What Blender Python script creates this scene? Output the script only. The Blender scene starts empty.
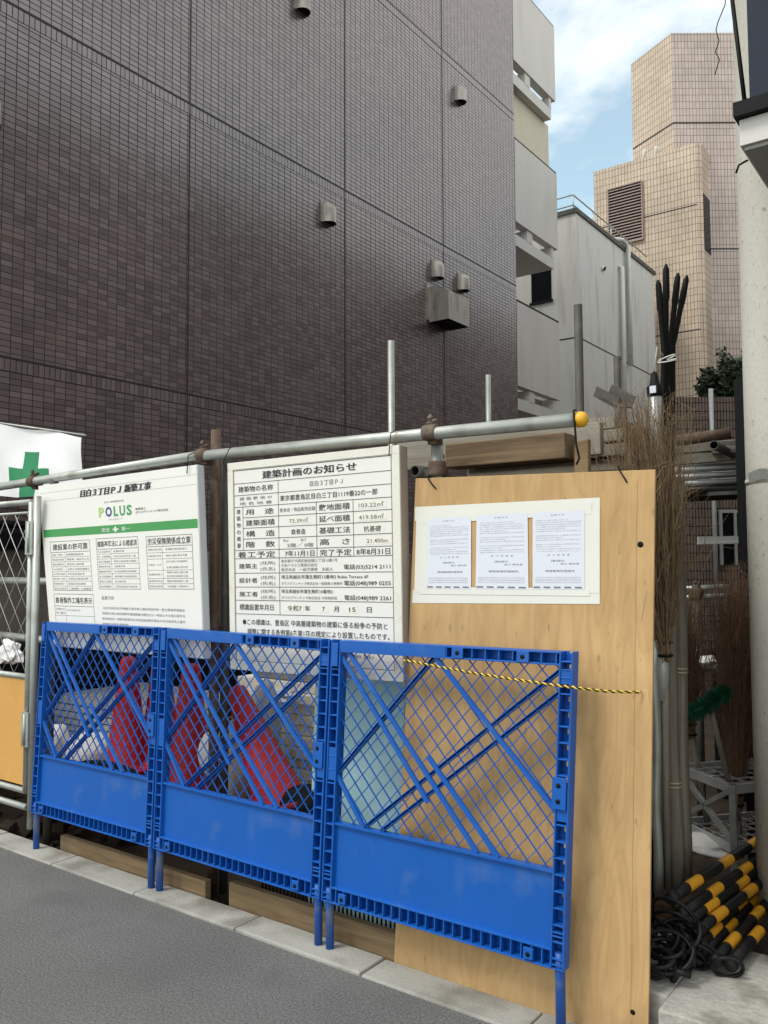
import bpy, math, random
from mathutils import Vector, Matrix, noise as mnoise
random.seed(7)
sc = bpy.context.scene
COL = sc.collection
rad = math.radians

# ------------------------------------------------------------------ camera, sky, sun, exposure
FPX = 849.0
yaw, pitch, roll = rad(36.3), math.atan(52 / 849), rad(0.25)
F0 = Vector((-math.sin(yaw), math.cos(yaw), 0)); R0 = Vector((math.cos(yaw), math.sin(yaw), 0)); U0 = Vector((0, 0, 1))
FW = F0 * math.cos(pitch) + U0 * math.sin(pitch); U1 = U0 * math.cos(pitch) - F0 * math.sin(pitch)
RT = R0 * math.cos(roll) - U1 * math.sin(roll); UP = U1 * math.cos(roll) + R0 * math.sin(roll)
EYE = Vector((0, 0, 1.5))
cam = bpy.data.cameras.new('camera'); camo = bpy.data.objects.new('camera', cam); COL.objects.link(camo)
cam.sensor_fit = 'VERTICAL'; cam.sensor_height = 24.0; cam.lens = 24.0 * FPX / 1024
cam.clip_end = 2000; cam.clip_start = 0.05
m = Matrix((RT, UP, -FW)).transposed().to_4x4(); m.translation = EYE
camo.matrix_world = m
sc.camera = camo

SUN_DIR = Vector((-0.34, -0.62, 1.0)).normalized()       # towards the sun, behind the viewer
w = bpy.data.worlds.new('World'); sc.world = w; w.use_nodes = True
nt = w.node_tree; nt.nodes.clear()
N = nt.nodes.new; L = nt.links.new
out = N('ShaderNodeOutputWorld'); bg = N('ShaderNodeBackground'); sky = N('ShaderNodeTexSky')
sky.sky_type = 'NISHITA'; sky.sun_disc = False
sky.sun_elevation = math.asin(SUN_DIR.z); sky.sun_rotation = math.atan2(SUN_DIR.x, SUN_DIR.y)
sky.air_density = 1.0; sky.dust_density = 1.6; sky.ozone_density = 0.35
tc = N('ShaderNodeTexCoord'); mp = N('ShaderNodeMapping'); mp.inputs['Scale'].default_value = (1.0, 1.0, 2.2)
mp.inputs['Location'].default_value = (0.35, 0.2, 0.1)
nz = N('ShaderNodeTexNoise'); nz.inputs['Scale'].default_value = 2.6; nz.inputs['Detail'].default_value = 9; nz.inputs['Roughness'].default_value = 0.55
nz.inputs['Distortion'].default_value = 0.4
rmp = N('ShaderNodeValToRGB'); rmp.color_ramp.elements[0].position = 0.36; rmp.color_ramp.elements[0].color = (.16, .16, .16, 1); rmp.color_ramp.elements[1].position = 0.55
mx = N('ShaderNodeMix'); mx.data_type = 'RGBA'
mx.inputs['B'].default_value = (7.9, 7.8, 7.5, 1)        # sunlit cloud, in the sky's own units
L(tc.outputs['Generated'], mp.inputs['Vector']); L(mp.outputs[0], nz.inputs['Vector']); L(nz.outputs['Fac'], rmp.inputs[0])
L(rmp.outputs[0], mx.inputs['Factor']); tint = N('ShaderNodeVectorMath'); tint.operation = 'MULTIPLY'; tint.inputs[1].default_value = (1.12, 1.38, 1.16); L(sky.outputs[0], tint.inputs[0]); L(tint.outputs[0], mx.inputs['A']); L(mx.outputs['Result'], bg.inputs[0])
bg.inputs[1].default_value = 0.14
L(bg.outputs[0], out.inputs[0])

sun = bpy.data.lights.new('sun', 'SUN'); suno = bpy.data.objects.new('sun', sun); COL.objects.link(suno)
sun.energy = 1.5; sun.angle = rad(16); sun.color = (1.0, 0.96, 0.9)
suno.rotation_euler = SUN_DIR.to_track_quat('Z', 'Y').to_euler(); suno.location = (0, -3, 12)

sc.view_settings.view_transform = 'Standard'; sc.view_settings.look = 'None'
sc.view_settings.exposure = 0.48; sc.view_settings.gamma = 1.0; sc.view_settings.use_curve_mapping = False
sc.render.engine = 'CYCLES'
sc.cycles.max_bounces = 6; sc.cycles.use_denoising = True

# ------------------------------------------------------------------ measuring helpers (surveying points on real planes)
def ray(x, y): return FW + RT * ((x - 384) / FPX) + UP * ((512 - y) / FPX)
def on(i, v, x, y):
    d = ray(x, y); return EYE + d * ((v - EYE[i]) / d[i])
def onX(v, x, y): return on(0, v, x, y)
def onY(v, x, y): return on(1, v, x, y)
def dep(x, y, t): return EYE + ray(x, y) * t

# ------------------------------------------------------------------ object helpers
def tag(o, label=None, cat=None, group=None, kind=None):
    if label: o['label'] = label
    if cat: o['category'] = cat
    if group: o['group'] = group
    if kind: o['kind'] = kind
    return o

def empty(name, loc, label=None, cat=None, group=None):
    o = bpy.data.objects.new(name, None); COL.objects.link(o); o.location = loc; o.empty_display_size = 0.1
    o['_base'] = tuple(loc)
    return tag(o, label, cat, group)

def base_of(o):
    v = Vector((0, 0, 0))
    while o is not None:
        v += o.location; o = o.parent
    return v

def copy_tree(o, delta, parent=None):
    c = o.copy(); COL.objects.link(c)
    if parent is None: c.location = o.location + Vector(delta)
    else: c.parent = parent
    for ch in list(o.children): copy_tree(ch, delta, c)
    return c

class MB:
    """collects shapes in world coordinates and links them as one mesh object"""
    def __init__(s): s.v = []; s.f = []; s.mi = []; s.sm = []; s.uv = {}
    def face(s, idx, mi=0, sm=False, uv=None):
        if uv: s.uv[len(s.f)] = uv
        s.f.append(tuple(idx)); s.mi.append(mi); s.sm.append(sm)
    def poly(s, pts, mi=0, uv=None):
        b = len(s.v); s.v += [Vector(p) for p in pts]; s.face(range(b, b + len(pts)), mi, False, uv)
    def box8(s, p, mi=0):
        """p: 8 points, bottom 0-3 counter-clockwise, top 4-7"""
        b = len(s.v); s.v += [Vector(q) for q in p]
        for q in ((3, 2, 1, 0), (4, 5, 6, 7), (0, 1, 5, 4), (1, 2, 6, 5), (2, 3, 7, 6), (3, 0, 4, 7)): s.face([b + i for i in q], mi)
        return s
    def box(s, lo, hi, mi=0):
        x0, y0, z0 = lo; x1, y1, z1 = hi
        return s.box8([(x0, y0, z0), (x1, y0, z0), (x1, y1, z0), (x0, y1, z0), (x0, y0, z1), (x1, y0, z1), (x1, y1, z1), (x0, y1, z1)], mi)
    def bar(s, a, b, wd, hd, up=(0, 0, 1), mi=0):
        """rectangular bar a->b, wd across, hd along up"""
        a = Vector(a); b = Vector(b); d = (b - a).normalized(); up = Vector(up)
        x = d.cross(up).normalized() * (wd / 2); y = x.cross(d).normalized() * (hd / 2)
        return s.box8([a - x - y, a + x - y, b + x - y, b - x - y, a - x + y, a + x + y, b + x + y, b - x + y], mi)
    def tube(s, pts, r, n=10, mi=0, caps=True, sm=True, mif=None):
        pts = [Vector(p) for p in pts]; rs = r if isinstance(r, (list, tuple)) else [r] * len(pts)
        b0 = len(s.v); prev = None
        for i, p in enumerate(pts):
            d = (pts[min(i + 1, len(pts) - 1)] - pts[max(i - 1, 0)])
            d = d.normalized() if d.length > 1e-9 else Vector((0, 0, 1))
            if prev is None:
                a = Vector((0, 0, 1)) if abs(d.z) < 0.9 else Vector((1, 0, 0)); x = d.cross(a).normalized()
            else:
                x = (prev - d * prev.dot(d)); x = x.normalized() if x.length > 1e-6 else d.orthogonal().normalized()
            prev = x; y = d.cross(x)
            for k in range(n):
                t = 2 * math.pi * k / n; s.v.append(p + (x * math.cos(t) + y * math.sin(t)) * rs[i])
        for i in range(len(pts) - 1):
            mm = mif(i) if mif else mi
            for k in range(n):
                k2 = (k + 1) % n
                s.face((b0 + i * n + k, b0 + i * n + k2, b0 + (i + 1) * n + k2, b0 + (i + 1) * n + k), mm, sm)
        if caps:
            s.face([b0 + k for k in range(n)][::-1], mif(0) if mif else mi); e = b0 + (len(pts) - 1) * n
            s.face([e + k for k in range(n)], mif(len(pts) - 2) if mif else mi)
        return s
    def hollow(s, a, b, r, r2, n=14, mi=0, mi2=0):
        """open pipe with a visible bore"""
        a = Vector(a); b = Vector(b); d = (b - a).normalized(); x = d.orthogonal().normalized(); y = d.cross(x)
        b0 = len(s.v)
        for p, rr in ((a, r2), (a, r), (b, r), (b, r2)):
            for k in range(n):
                t = 2 * math.pi * k / n; s.v.append(p + (x * math.cos(t) + y * math.sin(t)) * rr)
        for i in range(4):
            j = (i + 1) % 4
            for k in range(n):
                k2 = (k + 1) % n
                s.face((b0 + i * n + k, b0 + i * n + k2, b0 + j * n + k2, b0 + j * n + k), mi2 if i == 3 else mi, True)
        return s
    def lathe(s, prof, c, axis=(0, 0, 1), n=20, mi=0, mif=None, cap0=True, cap1=True):
        c = Vector(c); ax = Vector(axis).normalized()
        return s.tube([c + ax * h for _, h in prof], [max(r, 1e-4) for r, _ in prof], n, mi, caps=(cap0 or cap1), mif=mif) if False else s._lathe(prof, c, ax, n, mi, mif)
    def _lathe(s, prof, c, ax, n, mi, mif):
        x = ax.orthogonal().normalized(); y = ax.cross(x); b0 = len(s.v)
        for r, h in prof:
            for k in range(n):
                t = 2 * math.pi * k / n; s.v.append(c + ax * h + (x * math.cos(t) + y * math.sin(t)) * max(r, 1e-4))
        for i in range(len(prof) - 1):
            for k in range(n):
                k2 = (k + 1) % n
                s.face((b0 + i * n + k, b0 + i * n + k2, b0 + (i + 1) * n + k2, b0 + (i + 1) * n + k), mif(i) if mif else mi, True)
        return s
    def build(s, name, mats, parent=None, bevel=0, warp=None):
        if not isinstance(mats, (list, tuple)): mats = [mats]
        vs = [warp(v) for v in s.v] if warp else s.v
        if parent is not None: off = base_of(parent)
        else:
            xs = [v[0] for v in vs]; ys = [v[1] for v in vs]; zs = [v[2] for v in vs]
            off = Vector(((min(xs) + max(xs)) / 2, (min(ys) + max(ys)) / 2, min(zs)))
        me = bpy.data.meshes.new(name)
        me.from_pydata([tuple(Vector(v) - off) for v in vs], [], s.f)
        for mt in mats: me.materials.append(mt)
        me.polygons.foreach_set('material_index', s.mi); me.polygons.foreach_set('use_smooth', s.sm)
        if s.uv:
            ul = me.uv_layers.new(name='UVMap')
            for fi, uvs in s.uv.items():
                p = me.polygons[fi]
                for k, li in enumerate(p.loop_indices): ul.data[li].uv = uvs[k]
        me.update()
        o = bpy.data.objects.new(name, me); COL.objects.link(o)
        if parent is not None: o.parent = parent
        else: o.location = off
        if bevel:
            bv = o.modifiers.new('bevel', 'BEVEL'); bv.width = bevel; bv.segments = 2; bv.limit_method = 'ANGLE'; bv.angle_limit = rad(40)
        return o

# ------------------------------------------------------------------ materials
def newmat(name):
    mt = bpy.data.materials.new(name); mt.use_nodes = True
    t = mt.node_tree; b = t.nodes['Principled BSDF']
    return mt, t, b

def mat(name, col, rough=0.55, metal=0.0, var=0.14, scale=5.0, fine=0.06, fscale=90, bump=0.0, bscale=60, spec=0.5, dirt=None, dirt_amt=0.5, dscale=3.0, dlo=0.52, dhi=0.7, stretch=None, trans=0.0):
    mt, t, b = newmat(name); n = t.nodes.new; l = t.links.new
    c = n('ShaderNodeTexCoord'); src = c.outputs['Object']
    if stretch:
        q = n('ShaderNodeMapping'); q.inputs['Scale'].default_value = stretch; l(src, q.inputs[0]); src = q.outputs[0]
    def noi(sc_, det=5):
        z = n('ShaderNodeTexNoise'); z.inputs['Scale'].default_value = sc_; z.inputs['Detail'].default_value = det; l(src, z.inputs['Vector']); return z.outputs['Fac']
    def madd(f, a, bb):
        z = n('ShaderNodeMath'); z.operation = 'MULTIPLY_ADD'; l(f, z.inputs[0]); z.inputs[1].default_value = a; z.inputs[2].default_value = bb; return z.outputs[0]
    f1 = madd(noi(scale), 2 * var * 1.6, 1 - var * 1.6); f2 = madd(noi(fscale, 2), 2 * fine * 1.6, 1 - fine * 1.6)
    mu = n('ShaderNodeMath'); mu.operation = 'MULTIPLY'; l(f1, mu.inputs[0]); l(f2, mu.inputs[1])
    vm = n('ShaderNodeVectorMath'); vm.operation = 'SCALE'; vm.inputs[0].default_value = col; l(mu.outputs[0], vm.inputs['Scale'])
    colout = vm.outputs[0]
    if dirt:
        rp = n('ShaderNodeMapRange'); rp.inputs[1].default_value = dlo; rp.inputs[2].default_value = dhi; rp.inputs[3].default_value = 0; rp.inputs[4].default_value = dirt_amt
        l(noi(dscale, 8), rp.inputs[0])
        mxx = n('ShaderNodeMix'); mxx.data_type = 'RGBA'; l(rp.outputs[0], mxx.inputs['Factor']); l(colout, mxx.inputs['A']); mxx.inputs['B'].default_value = (*dirt, 1); colout = mxx.outputs['Result']
    l(colout, b.inputs['Base Color'])
    rr = madd(noi(scale * 2.3), 0.25, rough - 0.125); l(rr, b.inputs['Roughness'])
    b.inputs['Metallic'].default_value = metal; b.inputs['Specular IOR Level'].default_value = spec
    if trans: b.inputs['Transmission Weight'].default_value = trans
    if bump:
        bp = n('ShaderNodeBump'); bp.inputs['Strength'].default_value = bump; bp.inputs['Distance'].default_value = 0.01
        l(noi(bscale, 6), bp.inputs['Height']); l(bp.outputs[0], b.inputs['Normal'])
    return mt

def wood(name, c1, c2, grain=(14, 14, 0.9), rough=0.7, knots=0.0, stain=None, bump=0.15):
    mt, t, b = newmat(name); n = t.nodes.new; l = t.links.new
    c = n('ShaderNodeTexCoord'); q = n('ShaderNodeMapping'); q.inputs['Scale'].default_value = grain; l(c.outputs['Object'], q.inputs[0])
    z = n('ShaderNodeTexNoise'); z.inputs['Scale'].default_value = 1.6; z.inputs['Detail'].default_value = 8; z.inputs['Roughness'].default_value = 0.62; z.inputs['Distortion'].default_value = 0.9; l(q.outputs[0], z.inputs['Vector'])
    rp = n('ShaderNodeValToRGB'); rp.color_ramp.elements[0].position = 0.33; rp.color_ramp.elements[1].position = 0.68
    rp.color_ramp.elements[0].color = (*c2, 1); rp.color_ramp.elements[1].color = (*c1, 1); l(z.outputs['Fac'], rp.inputs[0])
    col = rp.outputs[0]
    big = n('ShaderNodeTexNoise'); big.inputs['Scale'].default_value = 2.2; big.inputs['Detail'].default_value = 4; l(c.outputs['Object'], big.inputs['Vector'])
    mr = n('ShaderNodeMapRange'); mr.inputs[1].default_value = 0.3; mr.inputs[2].default_value = 0.7; mr.inputs[3].default_value = 0.84; mr.inputs[4].default_value = 1.12; l(big.outputs['Fac'], mr.inputs[0])
    sv = n('ShaderNodeVectorMath'); sv.operation = 'SCALE'; l(col, sv.inputs[0]); l(mr.outputs[0], sv.inputs['Scale']); col = sv.outputs[0]
    if stain:
        s2 = n('ShaderNodeTexNoise'); s2.inputs['Scale'].default_value = 5.0; s2.inputs['Detail'].default_value = 7; l(c.outputs['Object'], s2.inputs['Vector'])
        m2 = n('ShaderNodeMapRange'); m2.inputs[1].default_value = 0.58; m2.inputs[2].default_value = 0.76; m2.inputs[4].default_value = 0.55; l(s2.outputs['Fac'], m2.inputs[0])
        mm = n('ShaderNodeMix'); mm.data_type = 'RGBA'; l(m2.outputs[0], mm.inputs['Factor']); l(col, mm.inputs['A']); mm.inputs['B'].default_value = (*stain, 1); col = mm.outputs['Result']
    if knots:
        vq = n('ShaderNodeMapping'); vq.inputs['Scale'].default_value = (3.1, 3.1, 1.9); l(c.outputs['Object'], vq.inputs[0])
        vo = n('ShaderNodeTexVoronoi'); vo.inputs['Scale'].default_value = 1.0; l(vq.outputs[0], vo.inputs['Vector'])
        m3 = n('ShaderNodeMapRange'); m3.inputs[1].default_value = 0.10; m3.inputs[2].default_value = 0.02; m3.inputs[3].default_value = 0; m3.inputs[4].default_value = knots; l(vo.outputs['Distance'], m3.inputs[0])
        mm = n('ShaderNodeMix'); mm.data_type = 'RGBA'; l(m3.outputs[0], mm.inputs['Factor']); l(col, mm.inputs['A']); mm.inputs['B'].default_value = (c2[0] * .3, c2[1] * .25, c2[2] * .25, 1); col = mm.outputs['Result']
    l(col, b.inputs['Base Color']); b.inputs['Roughness'].default_value = rough; b.inputs['Specular IOR Level'].default_value = 0.25
    bp = n('ShaderNodeBump'); bp.inputs['Strength'].default_value = bump; bp.inputs['Distance'].default_value = 0.004; l(z.outputs['Fac'], bp.inputs['Height']); l(bp.outputs[0], b.inputs['Normal'])
    return mt

def tiles(name, c1, c2, mortar, tw, th, ms, rough=0.35, patch=None, patch_amt=0.4, spec=0.5, bump=0.25, tint=None):
    """stack-bond tiles in metres, laid on the wall's own UV map"""
    mt, t, b = newmat(name); n = t.nodes.new; l = t.links.new
    u = n('ShaderNodeUVMap'); u.uv_map = 'UVMap'
    br = n('ShaderNodeTexBrick'); br.offset = 0.0; br.squash = 1.0
    br.inputs['Scale'].default_value = 1.0; br.inputs['Brick Width'].default_value = tw; br.inputs['Row Height'].default_value = th
    br.inputs['Mortar Size'].default_value = ms; br.inputs['Mortar Smooth'].default_value = 0.1; br.inputs['Bias'].default_value = 0.0
    br.inputs['Color1'].default_value = (*c1, 1); br.inputs['Color2'].default_value = (*c2, 1); br.inputs['Mortar'].default_value = (*mortar, 1)
    l(u.outputs[0], br.inputs['Vector'])
    col = br.outputs['Color']
    z = n('ShaderNodeTexNoise'); z.inputs['Scale'].default_value = 0.7; z.inputs['Detail'].default_value = 7; l(u.outputs[0], z.inputs['Vector'])
    mr = n('ShaderNodeMapRange'); mr.inputs[1].default_value = 0.3; mr.inputs[2].default_value = 0.7; mr.inputs[3].default_value = 0.82; mr.inputs[4].default_value = 1.15; l(z.outputs['Fac'], mr.inputs[0])
    sv = n('ShaderNodeVectorMath'); sv.operation = 'SCALE'; l(col, sv.inputs[0]); l(mr.outputs[0], sv.inputs['Scale']); col = sv.outputs[0]
    if patch:
        z2 = n('ShaderNodeTexNoise'); z2.inputs['Scale'].default_value = 2.1; z2.inputs['Detail'].default_value = 9; z2.inputs['Roughness'].default_value = 0.7; l(u.outputs[0], z2.inputs['Vector'])
        m2 = n('ShaderNodeMapRange'); m2.inputs[1].default_value = 0.52; m2.inputs[2].default_value = 0.72; m2.inputs[4].default_value = patch_amt; l(z2.outputs['Fac'], m2.inputs[0])
        mm = n('ShaderNodeMix'); mm.data_type = 'RGBA'; l(m2.outputs[0], mm.inputs['Factor']); l(col, mm.inputs['A']); mm.inputs['B'].default_value = (*patch, 1); col = mm.outputs['Result']
    l(col, b.inputs['Base Color']); spm = n('ShaderNodeMath'); spm.operation = 'MULTIPLY_ADD'; l(br.outputs['Fac'], spm.inputs[0]); spm.inputs[1].default_value = -spec * .9; spm.inputs[2].default_value = spec; l(spm.outputs[0], b.inputs['Specular IOR Level']); b.inputs['IOR'].default_value = 2.15 if 'dark' in name or 'soldier' in name else 1.5
    ro = n('ShaderNodeMath'); ro.operation = 'MULTIPLY_ADD'; l(br.outputs['Fac'], ro.inputs[0]); ro.inputs[1].default_value = 0.9 - rough; ro.inputs[2].default_value = rough; l(ro.outputs[0], b.inputs['Roughness'])
    iv = n('ShaderNodeMath'); iv.operation = 'SUBTRACT'; iv.inputs[0].default_value = 1.0; l(br.outputs['Fac'], iv.inputs[1])
    bp = n('ShaderNodeBump'); bp.inputs['Strength'].default_value = bump; bp.inputs['Distance'].default_value = 0.005; l(iv.outputs[0], bp.inputs['Height']); l(bp.outputs[0], b.inputs['Normal'])
    return mt

def wood_ply(name, c1, c2, grain, rough, stain, bump):
    mt = wood(name, c1, c2, grain, rough, stain=stain, bump=bump); t = mt.node_tree; n = t.nodes.new; l = t.links.new; b = t.nodes['Principled BSDF']
    col = b.inputs['Base Color'].links[0].from_socket
    c = n('ShaderNodeTexCoord'); q = n('ShaderNodeMapping'); q.inputs['Scale'].default_value = (3.2, 3.2, .55); l(c.outputs['Object'], q.inputs[0])
    wv = n('ShaderNodeTexNoise'); wv.inputs['Scale'].default_value = 1.3; wv.inputs['Detail'].default_value = 2; l(q.outputs[0], wv.inputs['Vector'])
    mu = n('ShaderNodeMath'); mu.operation = 'MULTIPLY'; mu.inputs[1].default_value = 19; l(wv.outputs['Fac'], mu.inputs[0])
    fr = n('ShaderNodeMath'); fr.operation = 'FRACT'; l(mu.outputs[0], fr.inputs[0])          # growth-ring contours of the peeled veneer
    mr = n('ShaderNodeMapRange'); mr.inputs[1].default_value = 0.55; mr.inputs[2].default_value = 1.0; mr.inputs[3].default_value = 1.02; mr.inputs[4].default_value = 0.93; l(fr.outputs[0], mr.inputs[0])
    sp = n('ShaderNodeTexNoise'); sp.inputs['Scale'].default_value = 38; sp.inputs['Detail'].default_value = 3; q2 = n('ShaderNodeMapping'); q2.inputs['Scale'].default_value = (1, 1, .35); l(c.outputs['Object'], q2.inputs[0]); l(q2.outputs[0], sp.inputs['Vector'])
    m2 = n('ShaderNodeMapRange'); m2.inputs[1].default_value = 0.66; m2.inputs[2].default_value = 0.78; m2.inputs[3].default_value = 1.0; m2.inputs[4].default_value = 0.62; l(sp.outputs['Fac'], m2.inputs[0])
    xx = n('ShaderNodeMath'); xx.operation = 'MULTIPLY'; l(mr.outputs[0], xx.inputs[0]); l(m2.outputs[0], xx.inputs[1])
    sv = n('ShaderNodeVectorMath'); sv.operation = 'SCALE'; l(col, sv.inputs[0]); l(xx.outputs[0], sv.inputs['Scale'])
    # damp splash band at the foot of the sheet
    sx = n('ShaderNodeSeparateXYZ'); l(c.outputs['Object'], sx.inputs[0]); no = n('ShaderNodeTexNoise'); no.inputs['Scale'].default_value = 7; no.inputs['Detail'].default_value = 6; l(c.outputs['Object'], no.inputs['Vector'])
    ad = n('ShaderNodeMath'); ad.operation = 'MULTIPLY_ADD'; ad.inputs[1].default_value = -.35; l(no.outputs['Fac'], ad.inputs[0]); l(sx.outputs['Z'], ad.inputs[2])
    m3 = n('ShaderNodeMapRange'); m3.inputs[1].default_value = -.02; m3.inputs[2].default_value = -.16; m3.inputs[4].default_value = 0.45; l(ad.outputs[0], m3.inputs[0])
    mm = n('ShaderNodeMix'); mm.data_type = 'RGBA'; l(m3.outputs[0], mm.inputs['Factor']); l(sv.outputs[0], mm.inputs['A']); mm.inputs['B'].default_value = (.22, .14, .07, 1)
    l(mm.outputs['Result'], b.inputs['Base Color'])
    return mt
M = {}
M['asphalt'] = mat('asphalt', (0.120, 0.120, 0.117), 0.9, var=0.22, scale=1.6, fine=0.62, fscale=115, bump=0.08, bscale=200, dirt=(0.075, 0.075, 0.073), dirt_amt=0.45, dscale=3.2, spec=0.3)
M['kerb'] = mat('kerb_concrete', (0.315, 0.31, 0.285), 0.85, var=0.2, scale=3, fine=0.12, fscale=130, bump=0.35, bscale=90, dirt=(0.15, 0.14, 0.12), dirt_amt=0.75, dscale=5, dlo=.46, dhi=.68, spec=0.25)
M['soil'] = mat('soil', (0.045, 0.034, 0.025), 0.95, var=0.4, scale=4, fine=0.3, bump=0.9, bscale=25, spec=0.1)
M['block'] = mat('plinth_concrete', (0.36, 0.35, 0.32), 0.85, var=0.3, scale=4, fine=0.15, bump=0.7, bscale=35, dirt=(0.09, 0.08, 0.055), dirt_amt=0.9, dscale=4.5, dlo=.48, dhi=.66, spec=0.25)
M['darktile'] = tiles('dark_mosaic_tile', (0.100, 0.071, 0.072), (0.185, 0.141, 0.144), (0.042, 0.031, 0.033), 0.10, 0.05, 0.0042, 0.24, patch=(0.168, 0.108, 0.092), patch_amt=0.40)
M['sealant'] = mat('joint_sealant', (0.022, 0.018, 0.020), 0.6)
M['tantile'] = tiles('tan_wall_tile', (0.50, 0.395, 0.295), (0.57, 0.465, 0.365), (0.15, 0.11, 0.085), 0.090, 0.19, 0.0064, 0.45, patch=(0.42, 0.33, 0.25), patch_amt=0.4)
M['shadetile'] = tiles('shaded_face_tile', (0.45, 0.37, 0.33), (0.52, 0.435, 0.39), (0.155, 0.12, 0.10), 0.090, 0.19, 0.0064, 0.45, patch=(0.38, 0.32, 0.28), patch_amt=0.4)
M['podtile'] = tiles('shaded_wall_tile', (0.20, 0.155, 0.13), (0.26, 0.20, 0.17), (0.03, 0.022, 0.018), 0.058, 0.168, 0.008, 0.5)  # tile colour set darker to stand in for shade
M['louvre'] = mat('louvre_brown', (0.30, 0.225, 0.20), 0.6)
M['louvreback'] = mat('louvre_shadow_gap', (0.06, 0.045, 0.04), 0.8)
M['render'] = mat('white_render', (0.62, 0.60, 0.57), 0.8, var=0.05, scale=1.2, fine=0.03, bump=0.1, dirt=(0.42, 0.40, 0.36), dirt_amt=0.35, dscale=1.1, stretch=(2.2, 2.2, 0.5), spec=0.3)
M['greyrender'] = mat('grey_render', (0.62, 0.61, 0.58), 0.8, var=0.06, scale=1.0, fine=0.03, bump=0.1, dirt=(0.36, 0.35, 0.32), dirt_amt=0.6, dscale=1.6, stretch=(2.5, 2.5, 0.35), spec=0.3)
M['cream'] = mat('cream_wall', (0.60, 0.545, 0.43), 0.8, var=0.05)
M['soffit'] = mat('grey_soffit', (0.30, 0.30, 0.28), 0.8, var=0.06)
M['balsoffit'] = mat('pale_soffit', (0.60, 0.59, 0.56), 0.8, var=0.05)
M['navy'] = mat('navy_panel', (0.022, 0.028, 0.045), 0.6, var=0.05, spec=0.15)
M['blackp'] = mat('black_paint', (0.007, 0.007, 0.008), 0.6, spec=0.15)
M['glass'] = mat('dark_glass', (0.006, 0.007, 0.009), 0.25, var=0.0, fine=0, spec=0.12)
M['steel'] = mat('stainless', (0.62, 0.61, 0.58), 0.32, metal=0.9, var=0.08)
M['steeldirty'] = mat('stained_stainless', (0.38, 0.36, 0.325), 0.42, metal=0.65, var=0.15, dirt=(0.10, 0.085, 0.07), dirt_amt=0.7, dscale=2.5, stretch=(4, 4, 1))
M['galv'] = mat('galvanised_steel', (0.42, 0.44, 0.41), 0.45, metal=0.55, var=0.14, scale=9, fine=0.08, dirt=(0.20, 0.17, 0.13), dirt_amt=0.55, dscale=7)
M['galvwhite'] = mat('bright_galvanised_steel', (0.50, 0.51, 0.50), 0.45, metal=0.4, var=0.10, scale=9)
M['rust'] = mat('rusty_steel', (0.10, 0.062, 0.042), 0.85, var=0.3, scale=7, fine=0.2, bump=0.3, dirt=(0.22, 0.20, 0.17), dirt_amt=0.6, dscale=9)
M['darksteel'] = mat('dull_dark_steel', (0.085, 0.080, 0.072), 0.7, metal=0.3, var=0.2, dirt=(0.18, 0.17, 0.15), dirt_amt=0.5, dscale=8)
M['blue'] = mat('blue_plastic', (0.005, 0.092, 0.40), 0.42, var=0.07, scale=4, fine=0.03, dirt=(0.085, 0.165, 0.37), dirt_amt=0.5, dscale=6, dlo=0.55, dhi=0.75, spec=0.4)
M['bluepipe'] = mat('blue_painted_pipe', (0.012, 0.080, 0.34), 0.5, var=0.1, dirt=(0.16, 0.17, 0.17), dirt_amt=0.65, dscale=12)
M['white'] = mat('white_sign_board', (0.72, 0.71, 0.675), 0.4, var=0.03, scale=3, fine=0.01, dirt=(0.62, 0.58, 0.50), dirt_amt=0.22, dscale=4, dlo=0.56, dhi=0.75)
M['whiteframe'] = mat('white_sign_frame', (0.64, 0.66, 0.67), 0.45, var=0.04)
M['creamframe'] = mat('ivory_sign_frame', (0.69, 0.67, 0.605), 0.5, var=0.05, dirt=(0.42, 0.32, 0.20), dirt_amt=0.4, dscale=7, dlo=0.6, dhi=0.75)
M['frameside'] = mat('weathered_frame_side', (0.30, 0.25, 0.20), 0.75, var=0.2)
M['ink'] = mat('black_ink', (0.014, 0.014, 0.016), 0.5, var=0)
M['inkgrey'] = mat('grey_ink', (0.16, 0.16, 0.17), 0.5, var=0)
M['inkpale'] = mat('pale_print', (0.42, 0.42, 0.45), 0.5, var=0)
M['sticker'] = mat('yellowed_sticker', (0.74, 0.72, 0.64), 0.5, var=0.03)
M['green'] = mat('sign_green', (0.030, 0.26, 0.055), 0.4, var=0.05)
M['greenlogo'] = mat('logo_green', (0.045, 0.27, 0.085), 0.4, var=0)
M['limelogo'] = mat('logo_light_green', (0.33, 0.52, 0.12), 0.4, var=0)
M['navylogo'] = mat('logo_navy', (0.012, 0.035, 0.16), 0.4, var=0)
M['crossgreen'] = mat('flag_green', (0.012, 0.21, 0.085), 0.7, var=0.05)
M['cloth'] = mat('white_cloth', (0.78, 0.78, 0.79), 0.85, var=0.03)
M['ply'] = wood_ply('plywood', (0.535, 0.350, 0.168), (0.435, 0.270, 0.118), (11, 11, 1.6), 0.65, stain=(0.40, 0.25, 0.12), bump=0.06)
M['plyedge'] = wood('plywood_edge', (0.46, 0.29, 0.14), (0.33, 0.19, 0.09), (3, 3, 30), 0.8)
M['plank'] = wood('formwork_plank', (0.27, 0.19, 0.105), (0.14, 0.092, 0.052), (1.1, 20, 20), 0.85, bump=.4, stain=(0.10, 0.08, 0.06))
M['beam'] = wood('weathered_beam', (0.25, 0.175, 0.105), (0.11, 0.075, 0.045), (1.2, 22, 22), 0.9, knots=0.9, bump=0.5, stain=(0.09, 0.075, 0.06))
M['greywood'] = wood('grey_weathered_timber', (0.33, 0.30, 0.25), (0.20, 0.18, 0.145), (1.0, 16, 16), 0.9, stain=(0.12, 0.11, 0.09))
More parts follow.
